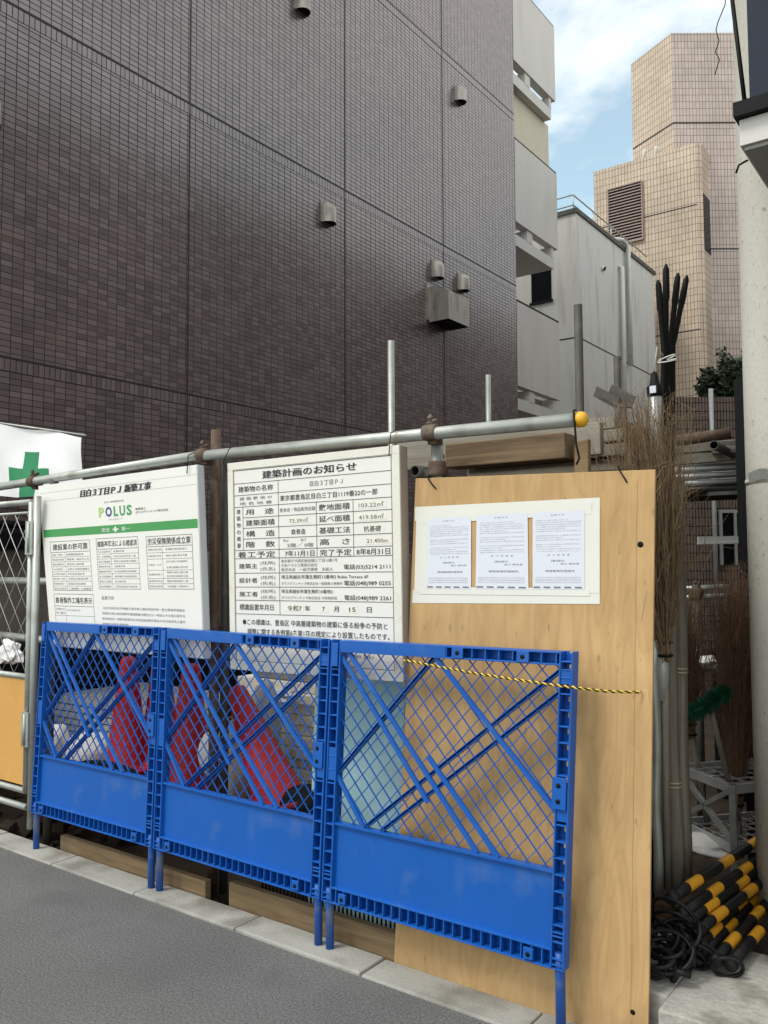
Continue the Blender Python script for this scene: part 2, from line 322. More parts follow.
M['bamboo'] = wood('weathered_pole_wood', (0.30, 0.275, 0.225), (0.15, 0.135, 0.105), (18, 18, 1.1), 0.7, stain=(0.12, 0.10, 0.08))
M['orangeply'] = mat('orange_painted_board', (0.62, 0.33, 0.085), 0.5, var=0.07, scale=2.5, dirt=(0.45, 0.22, 0.05), dirt_amt=0.35, dscale=3)
M['tape'] = mat('masking_tape', (0.68, 0.675, 0.62), 0.55, var=0.03, fine=0.02)
M['paper'] = mat('paper_in_sleeve', (0.62, 0.635, 0.72), 0.14, var=0.01, fine=0.0, bump=0.12, bscale=14)
M['film'] = mat('plastic_sleeve', (0.80, 0.81, 0.85), 0.08, var=0.01, fine=0, bump=0.25, bscale=9)
M['yellow'] = mat('yellow_plastic', (0.75, 0.40, 0.02), 0.4, var=0.06)
M['stripeyellow'] = mat('stripe_yellow', (0.66, 0.31, 0.012), 0.45, var=0.08, dirt=(0.2, 0.12, 0.03), dirt_amt=0.6, dscale=14)
M['stripeblack'] = mat('stripe_black', (0.007, 0.007, 0.008), 0.45, spec=0.22, var=0.1, dirt=(0.035, 0.033, 0.03), dirt_amt=0.5, dscale=14)
M['ropeyellow'] = mat('rope_yellow', (0.72, 0.50, 0.06), 0.8); M['ropeblack'] = mat('rope_black', (0.02, 0.02, 0.02), 0.8)
M['red'] = mat('red_plastic', (0.36, 0.010, 0.018), 0.5, var=0.1, dirt=(0.20, 0.03, 0.03), dirt_amt=0.4, dscale=6, spec=0.3)
M['bagwhite'] = mat('white_sack', (0.72, 0.71, 0.68), 0.6, var=0.05, bump=0.4, bscale=14)
M['bagtan'] = mat('tan_sack', (0.42, 0.34, 0.25), 0.7, var=0.1, bump=0.4, bscale=14)
M['baggrey'] = mat('grey_plastic_bag', (0.46, 0.48, 0.50), 0.35, var=0.08, bump=0.5, bscale=10)
M['slab'] = mat('pale_slab', (0.76, 0.70, 0.60), 0.9, var=0.14, scale=6, fine=0.12, bump=0.4, bscale=40, dirt=(0.40, 0.35, 0.27), dirt_amt=0.6, dscale=7)
M['bluesheet'] = mat('pale_blue_board', (0.46, 0.70, 0.74), 0.5, var=0.05, dirt=(0.55, 0.70, 0.70), dirt_amt=0.4, dscale=3)
M['tarpshade'] = mat('black_tarp_and_shade', (0.009, 0.009, 0.010), 0.7, spec=0.1, bump=0.4, bscale=12)  # also colours the heaps and sheet that stand in for shade
M['boundary'] = mat('boundary_blockwork', (0.20, 0.18, 0.15), 0.9, var=0.18, scale=3, fine=0.1, bump=0.3, dirt=(0.11, 0.095, 0.08), dirt_amt=0.6, dscale=2.5)
M['pole'] = mat('pole_concrete', (0.53, 0.51, 0.46), 0.85, var=0.08, scale=4, fine=0.06, bump=0.25, bscale=60, dirt=(0.26, 0.23, 0.19), dirt_amt=0.7, dscale=60, dlo=0.635, dhi=0.70, stretch=(1, 1, 0.6), spec=0.25)
M['twig'] = mat('dry_twig', (0.20, 0.135, 0.075), 0.9, var=0.45, scale=30)
M['twigdark'] = mat('dark_dry_twig', (0.18, 0.105, 0.062), 0.9, var=0.35, scale=30)
M['greenplastic'] = mat('green_plastic', (0.006, 0.085, 0.040), 0.45, var=0.15)
M['leaf'] = mat('leaf', (0.022, 0.044, 0.016), 0.6, var=0.35, scale=4)
M['bark'] = mat('bark', (0.08, 0.06, 0.045), 0.9)
M['string'] = mat('white_string', (0.7, 0.7, 0.68), 0.8)
M['wire'] = mat('black_wire', (0.008, 0.008, 0.008), 0.6, spec=0.15)
M['greywall'] = mat('neighbour_render', (0.24, 0.22, 0.20), 0.85, var=0.06)
M['whiteplastic'] = mat('white_plastic', (0.66, 0.66, 0.63), 0.4, var=0.05, dirt=(0.4, 0.38, 0.34), dirt_amt=0.3, dscale=8)
# perforated steel deck: a grid of punched holes
def perforated(name):
    mt, t, b = newmat(name); n = t.nodes.new; l = t.links.new
    c = n('ShaderNodeTexCoord'); q = n('ShaderNodeVectorMath'); q.operation = 'MULTIPLY'; q.inputs[1].default_value = (15, 15, 15); l(c.outputs['Object'], q.inputs[0])
    fr = n('ShaderNodeVectorMath'); fr.operation = 'FRACTION'; l(q.outputs[0], fr.inputs[0])
    su = n('ShaderNodeVectorMath'); su.operation = 'SUBTRACT'; su.inputs[1].default_value = (.5, .5, 0); l(fr.outputs[0], su.inputs[0])
    mu = n('ShaderNodeVectorMath'); mu.operation = 'MULTIPLY'; mu.inputs[1].default_value = (1, 1, 0); l(su.outputs[0], mu.inputs[0])
    le = n('ShaderNodeVectorMath'); le.operation = 'LENGTH'; l(mu.outputs[0], le.inputs[0])
    cm = n('ShaderNodeMath'); cm.operation = 'LESS_THAN'; cm.inputs[1].default_value = 0.16; l(le.outputs['Value'], cm.inputs[0])
    mm = n('ShaderNodeMix'); mm.data_type = 'RGBA'; l(cm.outputs[0], mm.inputs['Factor']); mm.inputs['A'].default_value = (.36, .36, .35, 1); mm.inputs['B'].default_value = (.03, .03, .03, 1)
    l(mm.outputs['Result'], b.inputs['Base Color']); b.inputs['Metallic'].default_value = 0.4; b.inputs['Roughness'].default_value = 0.5
    return mt
M['perf'] = perforated('perforated_steel')

# ------------------------------------------------------------------ ground
mb = MB(); mb.poly([(-60, -40, -0.012), (60, -40, -0.012), (60, 2.54, -0.012), (-60, 2.54, -0.012)])
tag(mb.build('street', M['asphalt']), kind='structure')
mb = MB()
x = -12.0
for k in range(24):
    x0 = -3.3 + 0.66 * (k - 12); dz = random.uniform(-.004, .004)
    mb.box((x0 + .003, 2.535, -.12), (x0 + .657, 2.69, dz))
tag(mb.build('kerb', M['kerb'], bevel=.007), kind='structure')
mb = MB(); mb.poly([(-60, 2.54, -.10), (60, 2.54, -.10), (60, 90, -.10), (-60, 90, -.10)])
tag(mb.build('site_ground', M['soil']), kind='structure')
# ------------------------------------------------------------------ dark tiled apartment building on the left boundary
XW = -6.4; YE = 12.44; YS = 2.75; HT = 15.0
apt = empty('apartment_building', (XW - 2.5, 7.5, -.1), 'tall dark brown mosaic tiled apartment block with white balconies at its far end', 'building')
def wall_uv(mb, a, b, z0, z1, mi=0):
    a = Vector((a[0], a[1], 0)); b = Vector((b[0], b[1], 0)); ln = (b - a).length
    mb.poly([(a.x, a.y, z0), (b.x, b.y, z0), (b.x, b.y, z1), (a.x, a.y, z1)], mi, [(0, z0), (ln, z0), (ln, z1), (0, z1)])
mb = MB()
wall_uv(mb, (XW, YS), (XW, YE), -.1, HT); wall_uv(mb, (XW, YE), (XW - 6, YE), -.1, HT); wall_uv(mb, (XW - 6, YE), (XW - 6, YS), -.1, HT); wall_uv(mb, (XW - 6, YS), (XW, YS), -.1, HT)
mb.poly([(XW, YS, HT), (XW, YE, HT), (XW - 6, YE, HT), (XW - 6, YS, HT)], uv=[(0, 0)] * 4)
mb.build('wall', M['darktile'], apt)
mb = MB()
for z in (3.165, 6.09, 9.02, 11.95): mb.box((XW - .02, YS, z - .008), (XW + .003, YE, z + .008))
for y in (5.475, 7.925, 10.19): mb.box((XW - .02, y - .007, -.1), (XW + .0045, y + .007, HT))
mb.build('joint', M['sealant'], apt)
# soldier course of upright tiles under each floor joint
M['soldier'] = tiles('soldier_course_tile', (0.115, 0.084, 0.086), (0.185, 0.142, 0.145), (0.042, 0.031, 0.033), 0.05, 0.10, 0.0042, 0.24)
mb = MB()
for z in (3.165, 6.09, 9.02, 11.95):
    mb.poly([(XW + .002, YS, z - .112), (XW + .002, YE, z - .112), (XW + .002, YE, z - .010), (XW + .002, YS, z - .010)], uv=[(0, 0.0), (YE - YS, 0.0), (YE - YS, .1), (0, .1)])
mb.build('soldier_course', M['soldier'], apt)
def vent_hood(x, y, sc_=1.0):
    c = onX(XW, x, y); r = .10 * sc_; H = .26 * sc_; n = 12
    mb = MB(); b0 = len(mb.v)
    z0 = c.z - H / 2
    rows = [(r, z0), (r, z0 + H - r)] + [(r * math.cos(a), z0 + H - r + r * math.sin(a)) for a in (rad(18), rad(36), rad(54), rad(72), rad(88))]
    for rr, z in rows:
        for k in range(n + 1):
            t = math.pi * k / n
            # a deep D-shaped hood: wide plan, rounded over at the top
            mb.v.append(Vector((XW + .012 + 1.25 * rr * math.sin(t), c.y - r * math.cos(t) * (0.55 + 0.45 * rr / r), z)))
    for i in range(len(rows) - 1):
        for k in range(n):
            a = b0 + i * (n + 1) + k; mb.face((a, a + 1, a + n + 2, a + n + 1), 0, True)
    mb.box((XW, c.y - r * 1.08, z0 + .01), (XW + .012, c.y + r * 1.08, z0 + H), 0)
    mb.poly([(XW + .014 + 1.2 * r * math.sin(math.pi * k / n), c.y - r * .97 * math.cos(math.pi * k / n), z0 + .015) for k in range(n + 1)], 1)
    mb.build('vent_hood', [M['steeldirty'], M['blackp']], apt)
for p in ((300, 3), (458, 95), (326, 214), (435, 270), (461, 283), (-14, 110)): vent_hood(*p)
# square kitchen exhaust hood
a = onX(XW, 430, 326); b_ = onX(XW, 462, 340); zt = onX(XW, 430, 284).z
y0, y1 = a.y - .05, a.y + .50; zb = 4.86; zt = 5.36; pr = .34
ex = MB()
prof = [(XW + .02, zb), (XW + pr, zb), (XW + pr, zb + .40), (XW + .10, zt), (XW + .02, zt)]
for i in range(len(prof)):
    p, q = prof[i], prof[(i + 1) % len(prof)]
    ex.poly([(p[0], y0, p[1]), (p[0], y1, p[1]), (q[0], y1, q[1]), (q[0], y0, q[1])][::-1], 1 if i == 0 else 0)
ex.poly([(p[0], y0, p[1]) for p in prof]); ex.poly([(p[0], y1, p[1]) for p in prof][::-1])
exo = ex.build('exhaust_hood', [M['steeldirty'], M['blackp']], apt)
mb = MB(); mb.box((XW, y0 - .05, zb + .03), (XW + .02, y1 + .05, zt + .04)); mb.build('flange', M['steeldirty'], exo)
# balconies beyond the tiled wall (white end parapets, recesses, slabs)
zf = [4.42 - 2.785, 4.42, 7.19, 9.98, 12.76]
for i, z in enumerate(zf):
    mb = MB(); mb.box((XW - .14, YE + .005, z), (XW + .01, 14.08, z + 1.41)); mb.build('balcony_parapet', M['render'], apt)
    mb = MB(); mb.box((XW - 2.5, YE + .005, z - .39), (XW - .02, 13.95, z - .20)); mb.build('balcony_slab', M['balsoffit'], apt)
    mb = MB(); mb.box((XW - .30, YE + .01, z - .197), (XW - .25, 13.94, z - .003)); mb.build('slot_back_panel', M['soffit'], apt)  # grey panel added so the slots look shaded instead of showing sky
    for ya, yb_ in ((12.9, 13.10), (13.86, 13.95)): mb = MB(); mb.box((XW - .5, ya, z - .198), (XW - .015, yb_, z - .002)); mb.build('bracket', M['render'], apt)
    mb = MB(); mb.box((XW - .12, YE + .005, z + 1.41), (XW - .01, 14.10, z + 1.46)); mb.build('parapet_top_strip', M['blackp'], apt)  # thin black strip along the parapet top
mb = MB(); mb.box((XW - 2.6, YE + .004, -.1), (XW - 1.6, 13.3, HT)); mb.build('balcony_back_wall', M['render'], apt)
mb = MB(); mb.box((XW - .34, 12.75, 8.655), (XW - .16, 14.12, 9.585)); mb.build('balcony_screen', M['cream'], apt)

# ------------------------------------------------------------------ grey rendered house behind the plot
hx = -7.26; hy = 16.95; hz = 9.08
hs = empty('concrete_house', (hx - 2, hy + 2.5, -.1), 'flat roofed white rendered house with roof railing and drainpipes behind the plot', 'building')
mb = MB(); mb.box((hx - 4, hy, -.1), (hx, 21.97, hz)); mb.build('wall', M['greyrender'], hs)
mb = MB(); mb.box((hx - 4.04, hy - .04, hz), (hx + .04, 22.0, hz + .10)); mb.build('roof', M['darksteel'], hs)
mb = MB(); mb.box((hx - 4, hy - .004, 6.33), (hx + .004, 21.97, 6.36)); mb.build('joint', M['sealant'], hs)
mb = MB(); mb.box((-8.34, hy - .012, 7.28), (-7.86, hy + .1, 8.0)); wn = mb.build('window', M['glass'], hs)
mb = MB(); mb.box((-8.38, hy - .04, 7.22), (-7.82, hy - .013, 7.28)); mb.box((-8.38, hy - .03, 8.0), (-7.82, hy - .013, 8.04)); mb.build('window_frame', M['blackp'], wn)
mb = MB()
for dz in (.25, .48): mb.tube([(hx - 3, hy + .15, hz + dz), (hx - .12, hy + .15, hz + dz), (hx - .12, 21.8, hz + dz)], .018, 6)
for y in (17.1, 18.2, 19.3, 20.4, 21.5): mb.tube([(hx - .12, y, hz + .1), (hx - .12, y, hz + .48)], .014, 6)
mb.build('roof_railing', M['galv'], hs)
mb = MB(); p = onX(hx, 622, 243)
mb.tube([(hx + .08, p.y - .25, 4.3), (hx + .08, p.y - .25, 8.55), (hx - .02, p.y - .25, 8.6)], .055, 10); mb.build('drainpipe', M['whiteplastic'], hs)
mb = MB(); mb.tube([(hx + .09, p.y + .15, 6.25), (hx + .09, p.y + .15, 9.2), (hx + .05, p.y - .1, 9.27), (hx - .2, p.y - .4, 9.28)], .06, 10); mb.build('drainpipe', M['whiteplastic'], hs)
mb = MB(); q = onX(hx, 602, 268); mb.lathe([(.0, -.02), (.045, -.02), (.055, .02), (.055, .07), (.045, .08), (.0, .08)], (hx, q.y, q.z), (1, 0, -.5), 12, mif=lambda i: 1 if i >= 3 else 0); mb.build('wall_vent', [M['whiteplastic'], M['blackp']], hs)

# ------------------------------------------------------------------ tan tiled tower
tw = empty('tiled_tower', (-8, 25, -.1), 'tan tiled tower block with a brown louvre on its lower wing', 'building')
def prism_uv(name, foot, z0, z1, mt, parent):
    mb = MB(); n = len(foot)
    for i in range(n): wall_uv(mb, foot[i], foot[(i + 1) % n], z0, z1)
    mb.poly([(x, y, z1) for x, y in foot], uv=[(0, 0)] * n)
    return mb.build(name, mt, parent)
yl = 22.6; xl0, xl1 = -9.12, -6.16; zl = 12.65
prism_uv('lower_wing', [(xl0, yl), (xl1 - .12, yl), (xl1, yl + .12), (xl1, onX(xl1, 713, 170).y), (xl0, onX(xl1, 713, 170).y)], -.1, zl, M['tantile'], tw)
for zj in (10.95, 7.6, 4.3): mb = MB(); mb.box((xl0, yl - .004, zj), (xl1 - .12, yl + .02, zj + .03)); mb.build('joint', M['sealant'], tw)
p0 = onY(yl, 609, 191); p1 = onY(yl, 643, 239)
mb = MB(); k = 0; z = p1.z
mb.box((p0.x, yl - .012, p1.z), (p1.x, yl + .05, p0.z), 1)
while z < p0.z - .02:
    mb.box8([(p0.x, yl - .07, z), (p1.x, yl - .07, z), (p1.x, yl - .013, z + .05), (p0.x, yl - .013, z + .05), (p0.x, yl - .07, z + .015), (p1.x, yl - .07, z + .015), (p1.x, yl - .013, z + .065), (p0.x, yl - .013, z + .065)]); z += .085
lv = mb.build('louvre', [M['louvre'], M['louvreback']], tw)
mb = MB()
for e in ((p0.x - .03, p1.z - .03, p0.x, p0.z + .03), (p1.x, p1.z - .03, p1.x + .03, p0.z + .03), (p0.x, p0.z, p1.x, p0.z + .03), (p0.x, p1.z - .03, p1.x, p1.z)): mb.box((e[0], yl - .075, e[1]), (e[2], yl - .002, e[3]))
mb.build('frame', M['louvre'], lv)
q0 = onX(xl1, 703, 193); q1 = onX(xl1, 711, 256)
mb = MB(); mb.box((xl1 - .1, q0.y, q1.z), (xl1 + .012, q1.y, q0.z)); mb.build('window', M['glass'], tw)
fB = (-7.32 + .25, 23.04 + .55)
def cw(rt, fw): return (rt * R0.x + fw * F0.x, rt * R0.y + fw * F0.y)
fwB = 23.3
A = dep(631, 64.5, 24.75).xy[:]; B = dep(671, 33, fwB).xy[:]; Cc = dep(775, 31, fwB).xy[:]; D = cw(.47 * 29 + 1, 29); Ee = dep(652, 64, 28).xy[:]
zt = dep(671, 33, fwB).z
# same tile on both upper tower faces; right-face shade put into its colour
mb = MB()
wall_uv(mb, A, B, -.1, zt, 0); wall_uv(mb, B, Cc, -.1, zt, 1); wall_uv(mb, Cc, D, -.1, zt, 1); wall_uv(mb, D, Ee, -.1, zt, 0); wall_uv(mb, Ee, A, -.1, zt, 0)
mb.poly([(p[0], p[1], zt) for p in (A, B, Cc, D, Ee)], 0, [(0, 0)] * 5)
mb.build('upper_tower', [M['tantile'], M['shadetile']], tw)
mb = MB()
for dpx in (126, 254):
    zj = dep(671, dpx, fwB).z
    for P, Q in ((A, B), (B, Cc)):
        P = Vector((*P, zj)); Q = Vector((*Q, zj)); d = (Q - P).normalized(); nrm = Vector((d.y, -d.x, 0))
        mb.bar(P + nrm * .002, Q + nrm * .002, .012, .035)
mb.build('joint', M['sealant'], tw)
mb = MB()
for px in (640, 652): 
    q = onY(yl, px, 152); mb.tube([(q.x, yl + .3, zl - .05), (q.x, yl + .3, zl + .15), (q.x + .06, yl + .2, zl + .3)], .045, 8)
mb.build('roof_pipe', M['whiteplastic'], tw)

# lower tiled wall in front of the tower, with a shrub on top
gA = cw(.335 * 16, 16); gB = cw(.50 * 16, 16); gz = 1.5 + (565 - 398) * 16 / FPX
gw = empty('tiled_garden_wall', ((gA[0] + gB[0]) / 2, (gA[1] + gB[1]) / 2, -.1), 'tiled wall, its colour darkened for shade, below the shrub with a window behind the pipe racks', 'wall')
dn = Vector((F0.x, F0.y, 0)) * .35
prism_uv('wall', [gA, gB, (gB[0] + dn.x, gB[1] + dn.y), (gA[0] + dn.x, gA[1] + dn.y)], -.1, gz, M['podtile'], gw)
mb = MB(); e0 = dep(718, 513, 15.97); e1 = dep(747, 565, 15.97)
r_ = Vector((R0.x, R0.y, 0)); bck = Vector((F0.x, F0.y, 0)) * .05
z0_, z1_ = e1.z, e0.z
def pan(a, b, z0, z1, th):
    a = Vector((a.x, a.y, 0)); b = Vector((b.x, b.y, 0)); t_ = Vector((F0.x, F0.y, 0)) * th
    mb.box8([a + Vector((0, 0, z0)), b + Vector((0, 0, z0)), b + t_ + Vector((0, 0, z0)), a + t_ + Vector((0, 0, z0)), a + Vector((0, 0, z1)), b + Vector((0, 0, z1)), b + t_ + Vector((0, 0, z1)), a + t_ + Vector((0, 0, z1))])
pan(e0, e1, z0_, z1_, .06); wn = mb.build('window', M['glass'], gw)
mb = MB(); f0 = e0 - bck; pan(f0, f0 + r_ * .06, z0_, z1_, .045); pan(f0, f0 + r_ * .6, z1_, z1_ + .06, .045); pan(f0 + r_ * .28, f0 + r_ * .33, z0_, z1_, .045); mb.build('window_frame', M['galvwhite'], wn)
mb = MB(); q = dep(711, 397, 15.9); mb.tube([(q.x, q.y, 0), (q.x, q.y, 4.75)], .045, 8); mb.build('drainpipe', M['galvwhite'], gw)
# shrub
sb = empty('evergreen_shrub', dep(731, 412, 16.6), 'dark green evergreen shrub growing above the tiled wall', 'shrub')
mb = MB(); c0 = base_of(sb)
for k in range(4200):
    while True:
        v = Vector((random.uniform(-1, 1), random.uniform(-1, 1), random.uniform(-1, 1)))
        if v.length < 1: break
    lump = 0.72 + 0.38 * mnoise.noise(v * 2.3)
    p = c0 + Vector((v.x * .80, v.y * .7, v.z * .70 + .62)) * lump + Vector((0, 0, .08))
    d = Vector((random.gauss(0, 1), random.gauss(0, 1), random.gauss(0, .8))).normalized(); e = d.orthogonal().normalized(); s_ = random.uniform(.04, .085)
    mb.poly([p - d * s_, p + e * s_ * .45, p + d * s_, p - e * s_ * .45], 0)
mb.build('foliage', M['leaf'], sb)
mb = MB()
for k in range(7):
    a = random.uniform(0, 6.28); mb.tube([c0, c0 + Vector((math.cos(a) * .2, math.sin(a) * .2, .4)), c0 + Vector((math.cos(a) * .45, math.sin(a) * .45, .85))], [.03, .02, .006], 6)
mb.build('stem', M['bark'], sb)

# ------------------------------------------------------------------ neighbour building on the right with projecting bay
nb = empty('neighbour_house', (3.5, 8, -.1), 'grey house on the right with a projecting navy panelled bay above the pole', 'building')
mb = MB(); mb.box((-.40, 2.95, -.1), (8, 40, 9.0)); mb.build('wall', M['greywall'], nb)  # unseen wall, set close and extended to block light and reflected sky
bc = dep(740, 146, 2.85); yo = bc.y; xo = bc.x; bz = bc.z
bay = MB(); bay.box((xo, yo, bz), (-.402, yo + .40, bz + .088)); bay.build('bay_base', M['render'], nb)
mb = MB(); mb.box((xo - .012, yo - .03, bz + .091), (-.402, yo + .42, bz + .140)); mb.build('bay_sill', M['blackp'], nb)
mb = MB(); mb.box((xo + .035, yo, bz + .143), (-.402, yo + .40, 6.5)); mb.build('bay_panel', M['navy'], nb)
mb = MB(); mb.box((xo + .012, yo + .012, bz - .015), (-.41, yo + .39, bz - .002)); mb.build('bay_soffit', M['soffit'], nb)

# ------------------------------------------------------------------ utility pole
pc = dep(805, 925, 3.27)
up = empty('utility_pole', (pc.x, pc.y, -.1), 'speckled concrete utility pole at the right edge beside the striped bars', 'pole')
mb = MB(); mb.tube([(pc.x, pc.y, -.1), (pc.x, pc.y, 2.0), (pc.x, pc.y, 4), (pc.x, pc.y, 9)], [.168, .162, .158, .150], 40); mb.build('shaft', M['pole'], up)
mb = MB(); bt = dep(752, 475, 3.45)
bt = dep(757, 475, 3.15); mb.bar((bt.x - .02, bt.y + .02, bt.z - .01), (bt.x + .03, bt.y - .03, bt.z), .035, .04); mb.build('bracket', M['galv'], up)
mb = MB(); mb.lathe([(.158, -.012), (.1655, -.012), (.1655, .006), (.158, .006)], (pc.x, pc.y, bt.z), (0, 0, 1), 40); mb.build('steel_band', M['pole'], up)
mb = MB(); ca = dep(731, -10, 3.12); cb = dep(745, 104, 2.95)
mb.tube([ca, (ca + cb) / 2, cb], .0075, 8); mb.build('cable', M['wire'], up)
mb = MB(); ca = dep(736, 173, 3.12); cb = dep(748, 160, 3.10); mb.tube([ca, dep(739, 165, 3.12), cb], .004, 6); mb.build('cable', M['wire'], up)
# loose overhead wire
mb = MB(); mb.tube([dep(727, -20, 6), dep(725, 5, 6), dep(718, 22, 6), dep(716, 30, 6), dep(719, 41, 6), dep(715.5, 52, 6), dep(719.5, 60, 6), dep(717, 67, 6), dep(715, 75, 6)], .0035, 6)
tag(mb.build('overhead_wire', M['wire']), 'thin kinked black wire dangling in front of the tan tower', 'wire')

# ------------------------------------------------------------------ boundary wall behind the gate
mb = MB(); mb.box((-6.32, 2.8, -.1), (-6.18, 9, 1.62))
tag(mb.build('boundary_wall', M['boundary'], bevel=.01), 'low grey brown blockwork boundary wall behind the mesh gate', 'wall')
mb = MB(); mb.box((-6.34, 2.8, 1.63), (-5.98, 5.2, 1.78)); mb.box((-6.3, 2.9, 1.78), (-6.02, 5.0, 1.84))
tag(mb.build('tarp_bundle', M['tarpshade'], bevel=.03), 'folded dark tarpaulin lying along the top of the boundary wall', 'tarpaulin')

# ------------------------------------------------------------------ blue barriers
W = 1.0; H = 1.0; DP = .045
def barrier(BL, TL, BR, TR, label):
    bl, br = onY(2.60, *BL), onY(2.60, *BR); tl, tr = onY(2.63, *TL), onY(2.63, *TR)
    def P(u, v, d=0):
        s, t = u / W, v / H
        p = bl * (1 - s) * (1 - t) + br * s * (1 - t) + tl * (1 - s) * t + tr * s * t
        return Vector((p.x, p.y + d, p.z))
    wp = lambda q: P(q[0], q[2], q[1])
    root = empty('barrier_panel', P(W / 2, 0, .02) * 1.0, label, 'barrier', 'blue plastic barriers in front of the plot')
    root.location.z = 0
    def mk(name, mb, mt, bevel=0): return mb.build(name, mt, root, bevel, wp)
    SW = .048; zp = .295; zb = .055; ztp = .955
    # frame: ladder-like stiles and rails moulded with open cells
    f = MB()
    for u0 in (.002, W - SW - .002):
        f.box((u0, 0, 0), (u0 + .006, DP, H)); f.box((u0 + SW - .007, 0, 0), (u0 + SW, DP, H))
        f.box((u0 + .006, DP - .006, 0), (u0 + .018, DP, H)); f.box((u0 + SW - .019, DP - .006, 0), (u0 + SW - .007, DP, H))
        k = 0; z = .03
        while z < H - .02:
            f.box((u0 + .006, .002, z), (u0 + SW - .007, DP - .006, z + .005)); f.box((u0 + .018, DP - .0055, z - .010), (u0 + SW - .019, DP - .0005, z + .026))
            z += .052
        for z in (.0, .012, .10, .112, .885, .897, .94): f.box((u0 + .006, .0015, z), (u0 + SW - .007, DP - .006, z + .004))
        for (za, zc) in ((.46, .585), (.90, .94)): f.box((u0 + .006, .004, za), (u0 + SW - .007, .009, zc))
        f.box((u0 + .006, DP - .0055, .0), (u0 + SW - .007, DP - .001, .10))
    # top rail
    f.box((SW, 0, H - .006), (W - SW, DP, H)); f.box((SW, 0, ztp), (W - SW, DP, ztp + .006)); f.box((SW, DP - .006, ztp + .006), (W - SW, DP, H - .006))
    f.box((SW, .0, ztp + .006), (.52, .005, H - .006))
    u = .52
    while u < W - SW: f.box((u, .002, ztp + .006), (u + .005, DP - .006, H - .006)); u += .052
    for uu in (.55, .80): f.box((uu, -.006, ztp + .004), (uu + .045, .0, H - .004))
    # bottom rail
    f.box((SW, 0, zb), (W - SW, DP, zb + .007)); f.box((SW, 0, 0), (W - SW, DP, .006)); f.box((SW, DP - .005, .006), (W - SW, DP, zb))
    u = SW + .02
    while u < W - SW: f.box((u, .002, .006), (u + .005, DP - .005, zb)); u += .037
    for uu in (.09, .86): f.box((uu, -.008, .012), (uu + .034, .002, zb - .008))
    # moulded bosses where neighbouring panels clip together
    f.box((W - SW - .010, -.007, .50), (W - .010, .0, .60)); f.box((.012, -.006, .90), (.040, .0, .99))
    mk('frame', f, M['blue'], .0012)
    # bolt holes in the bosses: black discs for the dark inside
    for uu, zz, dd in ((W - SW + .012, .525, -.0085), (W - SW + .012, .575, -.0085), (.5725, .978, -.0075), (.8225, .978, -.0075), (.107, .028, -.0095), (.877, .028, -.0095)):
        hmb = MB(); hmb.lathe([(.0001, dd), (.008, dd), (.008, -.002)], (uu, 0, zz), (0, 1, 0), 10); mk('hole_disc', hmb, M['wire'])
    # lower solid panel with its ledge
    p = MB(); p.box((SW, .018, zb + .007), (W - SW, .024, zp)); p.box((SW, .004, zp), (W - SW, .034, zp + .008)); mk('kick_panel', p, M['blue'])
    # lattice window
    x0, x1, z0, z1 = SW, W - SW, zp + .008, ztp; ww, hh = x1 - x0, z1 - z0
    def clip(ax, az, bx, bz):
        t0, t1 = 0., 1.; dx, dz = bx - ax, bz - az
        for p_, q_ in ((-dx, ax - x0), (dx, x1 - ax), (-dz, az - z0), (dz, z1 - az)):
            if abs(p_) < 1e-12:
                if q_ < 0: return None
            else:
                t = q_ / p_
                if p_ < 0: t0 = max(t0, t)
                else: t1 = min(t1, t)
        return None if t0 >= t1 - .01 else (ax + dx * t0, az + dz * t0, ax + dx * t1, az + dz * t1)
    g = MB(); sp = .0655; sl = 1.12
    for s in (1, -1):
        c = -2.0
        while c < 3.0:
            r = clip(c, z0 - .1, c + s * (hh + .2) / sl, z1 + .1)
            if r: g.bar((r[0], .022, r[1]), (r[2], .022, r[3]), .0025, .0045 if s > 0 else .006, (0, 1, 0))
            c += sp
    mk('lattice', g, M['blue'])
    def line(ua, va, ub, vb): return (x0 + ua * ww, z1 - va * hh, x0 + ub * ww, z1 - vb * hh)
    bars = [line(.0, .03, .46, .79), line(.035, .0, .685, 1), line(.45, .54, .775, 1), line(.47, 0, 1, .72), line(0, .73, .15, 1),
            line(0, .71, .46, 0.0), line(.15, 1, 1, .02), line(.235, 1, 1, .13)]
    for i, r in enumerate(bars):
        g = MB()
        if i < 5: g.bar((r[0], .015, r[1]), (r[2], .015, r[3]), .0155, .012, (0, 1, 0))
        else:       # channel section, open towards the street
            a_ = Vector((r[0], 0, r[1])); b_ = Vector((r[2], 0, r[3])); dd_ = (b_ - a_).normalized(); n_ = Vector((-dd_.z, 0, dd_.x)) * .0056
            y_ = Vector((0, 1, 0))
            g.bar(a_ + y_ * .038, b_ + y_ * .038, .009, .003, (0, 1, 0))
            for sg_ in (1, -1): g.bar(a_ + n_ * sg_ + y_ * .0255, b_ + n_ * sg_ + y_ * .0265, .0022, .024, (0, 1, 0))
        mk('brace', g, M['blue'])
    for uu in (.026, W - .026):
        t = MB(); a = P(uu, .05, .022); t.tube([(a.x, a.y, -.015), (a.x, a.y, .18), a], .0165, 12); lg = t.build('leg', M['bluepipe'], root)
    return root
barrier((30, 812), (42, 622), (151.2, 848), (159.8, 628), 'blue plastic barrier panel next to the mesh gate')
barrier((152.2, 848.3), (160.6, 628), (319.3, 900), (330, 640), 'blue plastic barrier panel standing in the middle of the row')
barrier((320.5, 900.4), (331, 640), (564, 973), (574, 652.5), 'blue plastic barrier panel in front of the plywood board')

